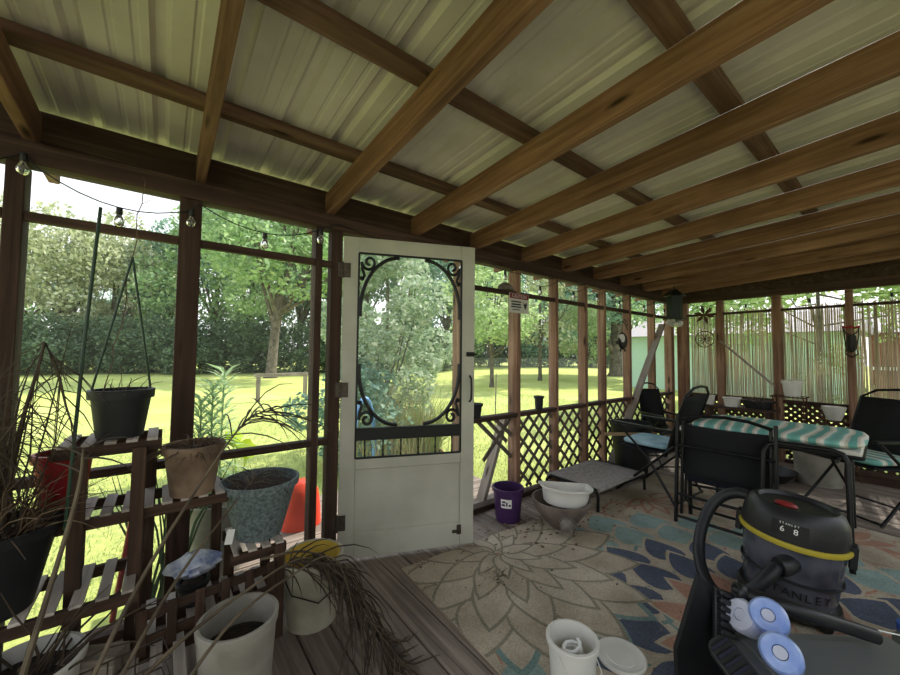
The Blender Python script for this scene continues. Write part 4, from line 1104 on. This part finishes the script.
# round hanging ornament
pg = thing('hanging_ornament', 'dark round animal ornament with pale patch hanging between the posts', 'ornament', (4.10, D-.12, 1.43))
MB().lathe([(0, -.02), (.08, -.018), (.098, 0), (.08, .018), (0, .02)], n=28, rot=Matrix.Rotation(R(90), 3, 'X') @ Matrix.Rotation(R(0), 3, 'Z')).build('body', M['iron'], pg)
MB().lathe([(0, -.021), (.045, -.019), (.05, 0), (.045, .019), (0, .021)], (-.035, -.003, .03), n=20, rot=Matrix.Rotation(R(90), 3, 'X')).build('pale_patch', M['paper'], pg)
MB().lathe([(0, 0), (.02, .0), (.024, .03), (0, .034)], (-.125, 0, -.02), n=12, rot=Matrix.Rotation(R(90), 3, 'Y')).build('snout', M['iron'], pg)
mb = MB()
for px in (-.05, .05): mb.box((px, 0, -.105), (.02, .015, .03), b=.003)
mb.build('feet', M['iron'], pg)
mb = MB().tube([(0, 0, .09), (0, 0, .24)], .002, n=5).tube([(-.12, 0, .17), (-.06, 0, .215), (0, 0, .22), (.06, 0, .20), (.12, 0, .13)], .005, n=6)
for (px, pz) in ((.03, .24), (.07, .23), (.09, .19)): mb.tube([(px, 0, pz-.02), (px+.015, 0, pz+.02), (px+.03, 0, pz-.01)], .004, n=5)
mb.tube([(0, 0, .24), (0, .02, .38), (0, .08, .50), (0, .13, .585)], .0018, n=5)
mb.build('hanger', M['iron'], pg)
# lantern
ln_ = thing('hanging_lantern', 'dark green metal lantern feeder hanging from a rafter near the corner', 'lantern', (5.0, 1.86, 1.715))
MB().lathe([(0, 0), (.13, 0), (.135, .012), (.06, .02), (0, .02)], n=6).build('tray', M['lantern'], ln_, smooth=0)
mb = MB().lathe([(.088, .02), (.088, .30), (.075, .30), (.075, .02), (.088, .02)], n=6); mb.build('body', M['lantern'], ln_, smooth=0)
MB().lathe([(.125, .295), (.13, .30), (.04, .375), (.015, .385), (0, .385)], n=6).build('roof', M['lantern'], ln_, smooth=0)
MB().tube([(0, 0, .385), (-.018, 0, .405), (0, 0, .425), (.018, 0, .405), (0, 0, .385)], .0035, n=6).build('hook', M['iron'], ln_)
fb = thing('spotlight', 'small pale twin spotlight bracket under the lantern', 'light fixture', (5.0, 1.86, 1.655))
MB().tube([(0, 0, 0), (0, 0, .06)], .008, n=8).build('stem', M['whitepl'], fb)
for s_ in (-1, 1):
    MB().lathe([(0, 0), (.03, .0), (.05, .08), (.045, .08), (.025, .01), (0, .01)], (s_*.05, 0, .0), n=16, rot=Matrix.Rotation(R(s_*70), 3, 'Y')).build('lamp_head', M['whitepl'], fb)
# flower spinner
sp2 = thing('wind_spinner', 'rusty metal flower spinner hanging in front of the reed screen', 'ornament', (5.59, 1.727, 1.49))
mb = MB(); mb.tube([(0, .105*math.cos(R(a)), .105*math.sin(R(a))) for a in range(0, 361, 15)], .006, n=6)
for k in range(8):
    a = R(45*k); mb.tube([(0, 0, 0), (0, .06*math.cos(a+.3), .06*math.sin(a+.3)), (0, .11*math.cos(a), .11*math.sin(a)), (0, .06*math.cos(a-.3), .06*math.sin(a-.3)), (0, 0, 0)], .004, n=5)
mb.build('lower_wheel', M['rust'], sp2)
mb = MB()
for k in range(6):
    a = R(60*k+15); mb.poly([(0, 0, .32), (0, .07*math.cos(a-.35), .32+.07*math.sin(a-.35)), (0, .13*math.cos(a), .32+.13*math.sin(a)), (0, .07*math.cos(a+.35), .32+.07*math.sin(a+.35))], (.004, 0, 0))
mb.build('upper_flower', M['rust'], sp2, smooth=0)
MB().tube([(0, 0, .13), (0, 0, .32), (0, 0, .66)], .003, n=5).build('wire', M['iron'], sp2)
# butterfly-like ornament on end post
bo = thing('wall_ornament', 'dark metal lantern ornament with red bow on the right end wall post', 'ornament', (L-.02, .45, 1.42))
MB().lathe([(0, -.10), (.05, -.08), (.07, 0), (.06, .09), (0, .10)], n=14).build('body', M['iron'], bo)
mb = MB()
for s_ in (-1, 1): mb.tube([(0, 0, .08), (0, s_*.07, .12), (0, s_*.10, .18), (0, s_*.085, .06), (0, s_*.06, -.05), (0, s_*.08, -.11), (0, 0, -.15)], .008, n=6)
mb.build('scroll_arms', M['iron'], bo)
bo.scale = (1, .6, 1)
MB().tube([(0, -.11, .185), (0, -.04, .17), (0, 0, .19), (0, .05, .17), (0, .11, .19)], .012, n=6).build('red_bow', M['redpot'], bo)

# string lights
sgl = thing('string_light', 'string of clear bulbs on black cable looped under the porch plates', 'string lights', (0, 0, 0))
anchors = [(-1.0, 1.97), (-.47, 2.05), (-.44, 2.01), (.08, 1.96), (.11, 2.0), (.71, 2.0), (.82, 2.06), (1.5, 2.03), (2.1, 2.03), (2.48, 1.99), (3.05, 2.0), (3.56, 2.0), (3.95, 2.0), (4.54, 2.0), (5.2, 2.0), (5.78, 2.0)]
wpts = []; bulbs = []
for i in range(len(anchors)-1):
    (xa, za), (xb, zb) = anchors[i], anchors[i+1]
    sag = .085*min(1, (xb-xa)/.55) if xb-xa > .3 else 0
    if xa > .75 and xa < 2.2: sag *= .35
    for s in range(8):
        t = s/8; wpts.append((xa+(xb-xa)*t, D-.012, za+(zb-za)*t - sag*4*t*(1-t)))
    if xb-xa > .3: bulbs.append((xa+(xb-xa)*.5, D-.014, (za+zb)/2-sag))
    else: bulbs.append((xa, D-.014, za))
wpts.append((5.78, D-.012, 2.0))
eanch = [(2.04, 2.03), (1.655, 2.0), (1.07, 2.0), (.46, 2.0), (-.15, 2.0), (-.76, 2.0)]
for i in range(len(eanch)-1):
    (ya, za), (yb, zb) = eanch[i], eanch[i+1]
    for s in range(8):
        t = s/8; wpts.append((L-.014, ya+(yb-ya)*t, za+(zb-za)*t-.06*4*t*(1-t)))
    bulbs.append((L-.016, (ya+yb)/2, za-.06))
MB().tube(wpts, .003, n=5).build('cable', M['black'], sgl)
for (bx, by, bz) in bulbs:
    s_ = MB().lathe([(0, 0), (.011, 0), (.012, -.03), (.009, -.034), (0, -.034)], (bx, by, bz), n=10).build('bulb_socket', M['black'], sgl)
    MB().lathe([(.009, -.034), (.014, -.045), (.02, -.062), (.017, -.078), (.008, -.086), (0, -.088)], (bx, by, bz), n=12).build('bulb', M['glass'], s_)

# litter on the boards
lf = MB(); g = random.Random(77)
def bit(x_, y_, z_, s_):
    a = g.uniform(0, 2*PI); pts = []
    for i in range(5):
        t = a+2*PI*i/5; q = s_*g.uniform(.4, 1); pts.append((x_+q*math.cos(t), y_+q*.6*math.sin(t), z_+g.uniform(0, .004)))
    lf.add(pts, [(0, 1, 2, 3, 4)])
for i in range(320): bit(g.gauss(2.5, .42), min(2.15, g.gauss(1.85, .2)), .0125, g.uniform(.008, .026))
for i in range(160): bit(g.uniform(1.2, 4.0), g.uniform(.5, 1.9), .0125, g.uniform(.005, .013))
for i in range(60): bit(1.52+g.gauss(0, .06), 1.50+g.gauss(0, .05), .0125, g.uniform(.005, .012))
for i in range(120): bit(g.uniform(4.2, 5.8), g.uniform(-.2, 2.0), .003, g.uniform(.006, .018))
tag(lf.build('leaf_litter', M['straw'], smooth=0), 'dry leaf bits scattered over boards and rug', 'leaf litter', kind='stuff')

# ------------------------------------------------------------------ outdoors
GZ = -.45
gl = MB().add([(-90, -12, GZ), (110, -12, GZ), (110, 120, GZ), (-90, 120, GZ)], [(0, 1, 2, 3)]).build('ground_lawn', M['lawn'], smooth=0)
tag(gl, 'sunny mown lawn around the porch', 'lawn', kind='structure')
def fast_leaves(name, cen, nrm_up, size, mat, parent, seed=0, aspect=.55, loose=.9):
    """cen: (n,3) array of leaf centres; one folded diamond per leaf"""
    rg_ = np.random.default_rng(seed); n_ = len(cen)
    d = rg_.normal(size=(n_, 3)); d[:, 2] = d[:, 2]*.6 - .25; d /= np.linalg.norm(d, axis=1)[:, None]
    u_ = rg_.normal(size=(n_, 3))*loose + np.array([0, 0, 1.0]); s_ = np.cross(d, u_); s_ /= np.linalg.norm(s_, axis=1)[:, None]
    nn_ = np.cross(s_, d)
    sz = size*rg_.uniform(.6, 1.3, n_)[:, None]
    v = np.empty((n_, 4, 3), np.float32)
    v[:, 0] = cen - d*sz*.5; v[:, 1] = cen + s_*sz*aspect*.5 + nn_*sz*.08; v[:, 2] = cen + d*sz*.5; v[:, 3] = cen - s_*sz*aspect*.5 + nn_*sz*.08
    me = bpy.data.meshes.new(name); me.vertices.add(n_*4); me.vertices.foreach_set('co', v.ravel())
    me.loops.add(n_*4); me.loops.foreach_set('vertex_index', np.arange(n_*4, dtype=np.int32))
    me.polygons.add(n_); me.polygons.foreach_set('loop_start', np.arange(0, n_*4, 4, dtype=np.int32))
    me.update(calc_edges=True); me.materials.append(mat)
    o = bpy.data.objects.new(name, me); C.objects.link(o)
    if parent: o.parent = parent
    return o
def blobs(rg_, cl, n_):
    """n points in clumps: cl list of (centre, radius)"""
    w_ = np.array([c[3]**2 for c in cl]); w_ /= w_.sum(); ix = rg_.choice(len(cl), n_, p=w_)
    c_ = np.array(cl)[ix]; d = rg_.normal(size=(n_, 3)); d /= np.linalg.norm(d, axis=1)[:, None]
    rad = c_[:, 3]*rg_.uniform(.45, 1.05, n_)**.5
    return c_[:, :3] + d*rad[:, None]*np.array([1, 1, .8])
def make_tree(name, label, cat, h, cr, trunk_h, tr, nleaf, leaf, mat, seed, group=None, low=.25, lean=(0, 0)):
    rg_ = np.random.default_rng(seed); g = random.Random(seed)
    t = thing(name, label, cat, (0, 0, GZ), 0, group)
    tm_ = MB(); top = Vector((lean[0], lean[1], h*.75))
    if tr:
        pts = [Vector((0, 0, -.1)), Vector((0, 0, .3)), Vector((lean[0]*.3, lean[1]*.3, trunk_h)), top]
        tm_.tube(pts, [tr*1.5, tr, tr*.8, tr*.2], n=10)
    cl = []
    nb_ = 22
    for i in range(nb_):
        a = g.uniform(0, 2*PI); f_ = g.uniform(0, 1); z = h*(low+(1-low)*(.1+.82*f_))
        rr_ = cr*math.sin(PI*(.18+.74*f_))*g.uniform(.35, .95)
        p = Vector((lean[0]*z/h+rr_*math.cos(a), lean[1]*z/h+rr_*math.sin(a), z)); s_ = cr*g.uniform(.26, .46)
        cl.append((p.x, p.y, p.z, s_))
        if tr and i % 2 == 0:
            b0 = Vector((lean[0]*.4, lean[1]*.4, trunk_h*g.uniform(.7, 1.3)))
            tm_.tube([b0, b0.lerp(p, .5)+Vector((0, 0, -.06*h)), p], [tr*.45, tr*.28, tr*.08], n=6)
    if tr: tm_.build('trunk', M['bark'], t)
    fast_leaves('foliage', blobs(rg_, cl, nleaf), None, leaf, M[mat], t, seed)
    return t
def put(t, x_, y_, rz, s_=1, label=None, sz=1):
    t.location = (x_, y_, GZ); t.rotation_euler = (0, 0, rz); t.scale = (s_, s_, s_*sz)
    if label: t['label'] = label
    return t
# --- woods at the far side of the lawn
gA = 'dense woodland trees beyond the lawn'
tA = make_tree('woodland_tree', 'leafy green tree in the woodland edge beyond the lawn', 'tree', 12, 4.6, 3.2, .28, 9000, .34, 'leafB', 1, gA, low=.05)
tB = make_tree('woodland_tree', 'leafy green tree in the woodland edge beyond the lawn', 'tree', 11, 4.4, 3.0, .25, 9000, .34, 'leafA', 2, gA, low=.05)
tC = make_tree('vine_covered_tree', 'pale olive vine covered tree in the woodland edge beyond the lawn', 'tree', 10, 4.8, 2.5, .25, 9500, .36, 'leafC', 3, 'pale vine covered trees beyond the lawn', low=.0)
tE = make_tree('understory_bush', 'dark bushy undergrowth at the foot of the woodland', 'bush', 4.2, 3.0, 1, 0, 6000, .30, 'leafE', 4, 'dark undergrowth bushes along the woodland edge', low=.0)
def polar(px, depth):
    """point on the ground plane seen about px pixels across, depth metres ahead of the camera"""
    k_ = (px-450)/FPX
    return (depth*(fw.x+k_*rv.x), depth*(fw.y+k_*rv.y))
spots = [('C', -20, 27, .95), ('B', -60, 30, 1), ('C', 60, 29, .9), ('C', 112, 31, .92), ('A', 20, 35, .82), ('A', 168, 34, .95), ('B', 215, 33, 1.15), ('A', 250, 36, 1.2), ('B', 300, 34, 1.2), ('A', 335, 36, 1.2),
         ('B', 365, 36, 1.15), ('A', 410, 38, 1.2), ('A', 448, 42, 1.1), ('B', 490, 46, 1.05), ('A', 520, 50, 1.0), ('B', 555, 54, 1.0), ('A', 590, 56, 1.0), ('B', 630, 56, 1.0), ('C', 150, 40, 1.0), ('A', 85, 40, .9)]
used = {}
for i, (k_, px, dp, s_) in enumerate(spots):
    src = {'A': tA, 'B': tB, 'C': tC}[k_]
    o = src if k_ not in used else copy_tree(src); used[k_] = 1
    put(o, *polar(px, dp), i*1.3, s_, sz=1.36 if k_ == 'C' else 1.2)
first = True
for i, (px, dp) in enumerate([(-40, 25), (10, 26), (60, 26), (110, 27), (155, 28), (195, 28), (235, 29), (270, 31), (310, 31), (345, 32), (390, 33), (430, 36)]):
    o = tE if first else copy_tree(tE); first = False
    put(o, *polar(px, dp), i*2.1, .9)
for i in range(9):
    o = copy_tree(tE); put(o, *polar(436+i*26, 52), i*1.7, 1.15); o['label'] = 'hazy bush in the hedge behind the chain link fence'; o['group'] = 'hedge bushes behind the chain link fence'
# big lawn tree with forked trunk
bt = make_tree('shade_tree', 'big forked shade tree at the lawn edge left of the door', 'tree', 13, 5.2, 3.0, .30, 15000, .32, 'leafA', 17, low=.2, lean=(.8, 0))
put(bt, *polar(272, 24), .6, 1.15)
# trees over the right of the lawn
st_ = make_tree('shade_tree', 'spreading tree with stout trunk far across the lawn behind the lattice bays', 'tree', 13.5, 6.0, 2.6, .55, 13000, .42, 'leafB', 23, low=.2)
put(st_, *polar(616, 30), 0, 1)
for i, (px, dp, s_, m_, lab) in enumerate([(492, 19, 1.1, 'leafD', 'light green young tree on the lawn behind the caution sign'), (585, 24, .7, 'leafD', 'light green young tree on the lawn behind the hanging ornament'), (540, 24, 1.25, 'leafC', 'pale leafed young tree on the lawn between two lattice bays')]):
    o = make_tree('young_tree', lab, 'tree', 7.5, 2.7, 2.0, .10, 4500, .24, m_, 40+i, low=.22); put(o, *polar(px, dp), 0, s_)
# shrub right outside the door
sh = make_tree('garden_shrub', 'large dense leafy shrub directly outside the screen door', 'shrub', 4.0, 1.15, .8, .06, 11000, .10, 'leafC', 51, low=.05)
for ch in list(sh.children):
    if ch.name.startswith('foliage'): ch.data.materials[0] = M['leafB2'] if 'leafB2' in M else leafm('silver_green_leaves', ['7f9a74', 'a2b896', 'c6d0b4', '8ea884', 'e0e6d2'])
put(sh, 3.22, 6.0, 0, 1)
sh2 = make_tree('garden_shrub', 'smaller blue green shrub at the foot of the tall shrub outside the door', 'shrub', 1.5, .9, .4, 0, 3500, .11, 'leafB', 52, low=.0)
put(sh2, 2.35, 5.3, 0, 1)
# grasses in a terracotta pot
tg = pot('flower_pot', 'wide terracotta pot of grass outside behind the lower door screen', 'flower pot', (3.02, 4.45, GZ), .20, .27, .30, 'terra', rim=.05)
gm = MB(); g = random.Random(61)
for i in range(460):
    a = g.uniform(0, 2*PI); q = .2*math.sqrt(g.random()); b_ = Vector((q*math.cos(a), q*math.sin(a), .26)); s_ = g.uniform(.25, .75); o_ = Vector((math.cos(a), math.sin(a), 0))*g.uniform(.05, .35)
    gm.tube([b_, b_+o_*.35+Vector((0, 0, s_*.6)), b_+o_+Vector((0, 0, s_))], [.006, .005, .0015], n=3, caps=False)
gm.build('grass_clump', M['grassy'], tg)
gm = MB()
for i in range(300):
    p = Vector((g.gauss(2.62, .3), g.gauss(4.65, .35), GZ)); s_ = g.uniform(.5, 1.35); o_ = Vector((g.uniform(-.5, .5), g.uniform(-.4, .4), 0))
    gm.tube([p, p+o_*.3+Vector((0, 0, s_*.6)), p+o_+Vector((0, 0, s_))], [.0055, .0045, .0015], n=3, caps=False)
tag(gm.build('tall_weeds', M['drygrass']), 'patch of tall dry flower stalks in front of the shrub outside the door', 'weeds', kind='stuff')
hs = MB().tube([(2.05+.2*math.cos(R(a)), 4.4+.1*math.cos(R(a)), GZ+.35+.78*math.sin(R(a))) for a in range(-30, 215, 12)], .03, n=10).build('garden_hose', M['hosepipe'])
tag(hs, 'loop of light blue garden hose standing outside behind the door screen', 'hose')
# timber hitching rail on the lawn
hr = thing('timber_rail', 'low grey timber rail on two posts standing on the lawn', 'rail', (0, 0, 0))
MB().box((2.56, 13.9, GZ+.42), (.12, .12, .84), b=.006).build('post', M['greywood'], hr); MB().box((4.2, 14.2, GZ+.42), (.12, .12, .84), b=.006).build('post', M['greywood'], hr)
MB().bar((2.45, 13.88, GZ+.90), (4.3, 14.22, GZ+.90), .14, .11).build('top_rail', M['greywood'], hr)
# chain link fence
cf = thing('chain_link_fence', 'grey chain link fence across the far end of the lawn', 'fence', (0, 0, 0))
fa, fb_ = Vector((*polar(440, 44), GZ)), Vector((*polar(640, 50), GZ))
for k in range(12):
    p = fa.lerp(fb_, k/11); MB().tube([p, p+Vector((0, 0, 1.25))], .035, n=6).build('post', M['hinge'], cf)
MB().tube([fa+Vector((0, 0, 1.22)), fb_+Vector((0, 0, 1.22))], .03, n=6).build('top_rail', M['hinge'], cf)
MB().add([fa, fb_, fb_+Vector((0, 0, 1.2)), fa+Vector((0, 0, 1.2))], [(0, 1, 2, 3)]).build('mesh', M['screen2'], cf, smooth=0)
# thin plant stakes on the lawn
for (x_, y_, lab) in ((4.05, 4.6, 'thin wooden stake on the lawn seen left in the bay beside the sign'), (4.9, 4.9, 'thin wooden stake on the lawn seen right in the bay beside the sign')):
    o = MB().tube([(x_, y_, GZ), (x_+.03, y_, GZ+1.35)], .012, n=6).build('garden_stake', M['greywood']); tag(o, lab, 'stake')
# grass blades close to the porch
rg_ = np.random.default_rng(9); n_ = 42000
px_ = rg_.uniform(-3, 12, n_); py_ = 3.35 + (rg_.random(n_)**1.6)*7
bl_ = np.stack([px_, py_, np.full(n_, GZ+.02)], 1)
d_ = np.stack([rg_.normal(0, .35, n_), rg_.normal(0, .35, n_), np.ones(n_)], 1); hgt = rg_.uniform(.03, .085, n_)[:, None]
sd_ = np.stack([np.cos(rg_.uniform(0, 6.3, n_)), np.sin(rg_.uniform(0, 6.3, n_)), np.zeros(n_)], 1)*.006
v = np.empty((n_, 3, 3), np.float32); v[:, 0] = bl_-sd_; v[:, 1] = bl_+sd_; v[:, 2] = bl_+d_*hgt
me = bpy.data.meshes.new('grass_blades'); me.vertices.add(n_*3); me.vertices.foreach_set('co', v.ravel()); me.loops.add(n_*3); me.loops.foreach_set('vertex_index', np.arange(n_*3, dtype=np.int32))
me.polygons.add(n_); me.polygons.foreach_set('loop_start', np.arange(0, n_*3, 3, dtype=np.int32)); me.update(calc_edges=True); me.materials.append(M['grassy'])
o = bpy.data.objects.new('grass_blades', me); C.objects.link(o); tag(o, 'grass blades of the lawn close to the porch', 'grass', kind='stuff')
# neighbouring house
nh = thing('neighbor_house', 'mint green neighbouring house with grey roof beyond the reed screen', 'house', (20, 5.6, GZ))
MB().box((2.5, 0, 1.35), (5, 8.0, 2.7)).build('walls', M['mint'], nh, smooth=0)
rf = MB(); e = .4
rf.add([(-e, -4-e, 2.7), (-e, 4+e, 2.7), (2.5, 4+e, 3.75), (2.5, -4-e, 3.75), (5+e, 4+e, 2.7), (5+e, -4-e, 2.7)], [(0, 1, 2, 3), (3, 2, 4, 5), (0, 3, 5), (1, 4, 2), (0, 5, 4, 1)])
rf.build('roof', M['greyroof'], nh, smooth=0)
rh = thing('brick_house', 'brown brick house far behind the right end of the reed screen', 'house', (24.5, -2.0, GZ))
MB().box((2.5, 0, 1.4), (5, 6.6, 2.8)).build('walls', M['brick'], rh, smooth=0)
MB().add([(-.4, -3.7, 2.8), (-.4, 3.7, 2.8), (2.5, 3.7, 4.0), (2.5, -3.7, 4.0), (5.4, 3.7, 2.8), (5.4, -3.7, 2.8)], [(0, 1, 2, 3), (3, 2, 4, 5), (0, 3, 5), (1, 4, 2), (0, 5, 4, 1)]).build('roof', M['greyroof'], rh, smooth=0)
MB().box((-.03, 0, 1.25), (.05, 6.6, .14)).build('trim_board', M['white'], rh, smooth=0)
# trees over the end wall
for i, (x_, y_, s_, m_, lab) in enumerate([(11.0, 1.3, 1.0, 'leafD', 'bright lime green tree hanging over the reed screen in the middle'), (11.5, -2.2, 1.05, 'leafD', 'bright lime green tree hanging over the right part of the reed screen'), (15.5, 4.6, 1.2, 'leafA', 'mid green tree seen above the reed screen by the corner')]):
    o = make_tree('canopy_tree', lab, 'tree', 6.5, 3.2, 2.6, .045, 13000, .16, m_, 70+i, low=.33); put(o, x_, y_, i*1.1, s_)
us = make_tree('garden_shrub', 'low green shrub outside the reed screen', 'shrub', 1.9, .5, .5, 0, 500, .09, 'leafD', 81, low=.3); put(us, 7.6, .75, 0, 1)
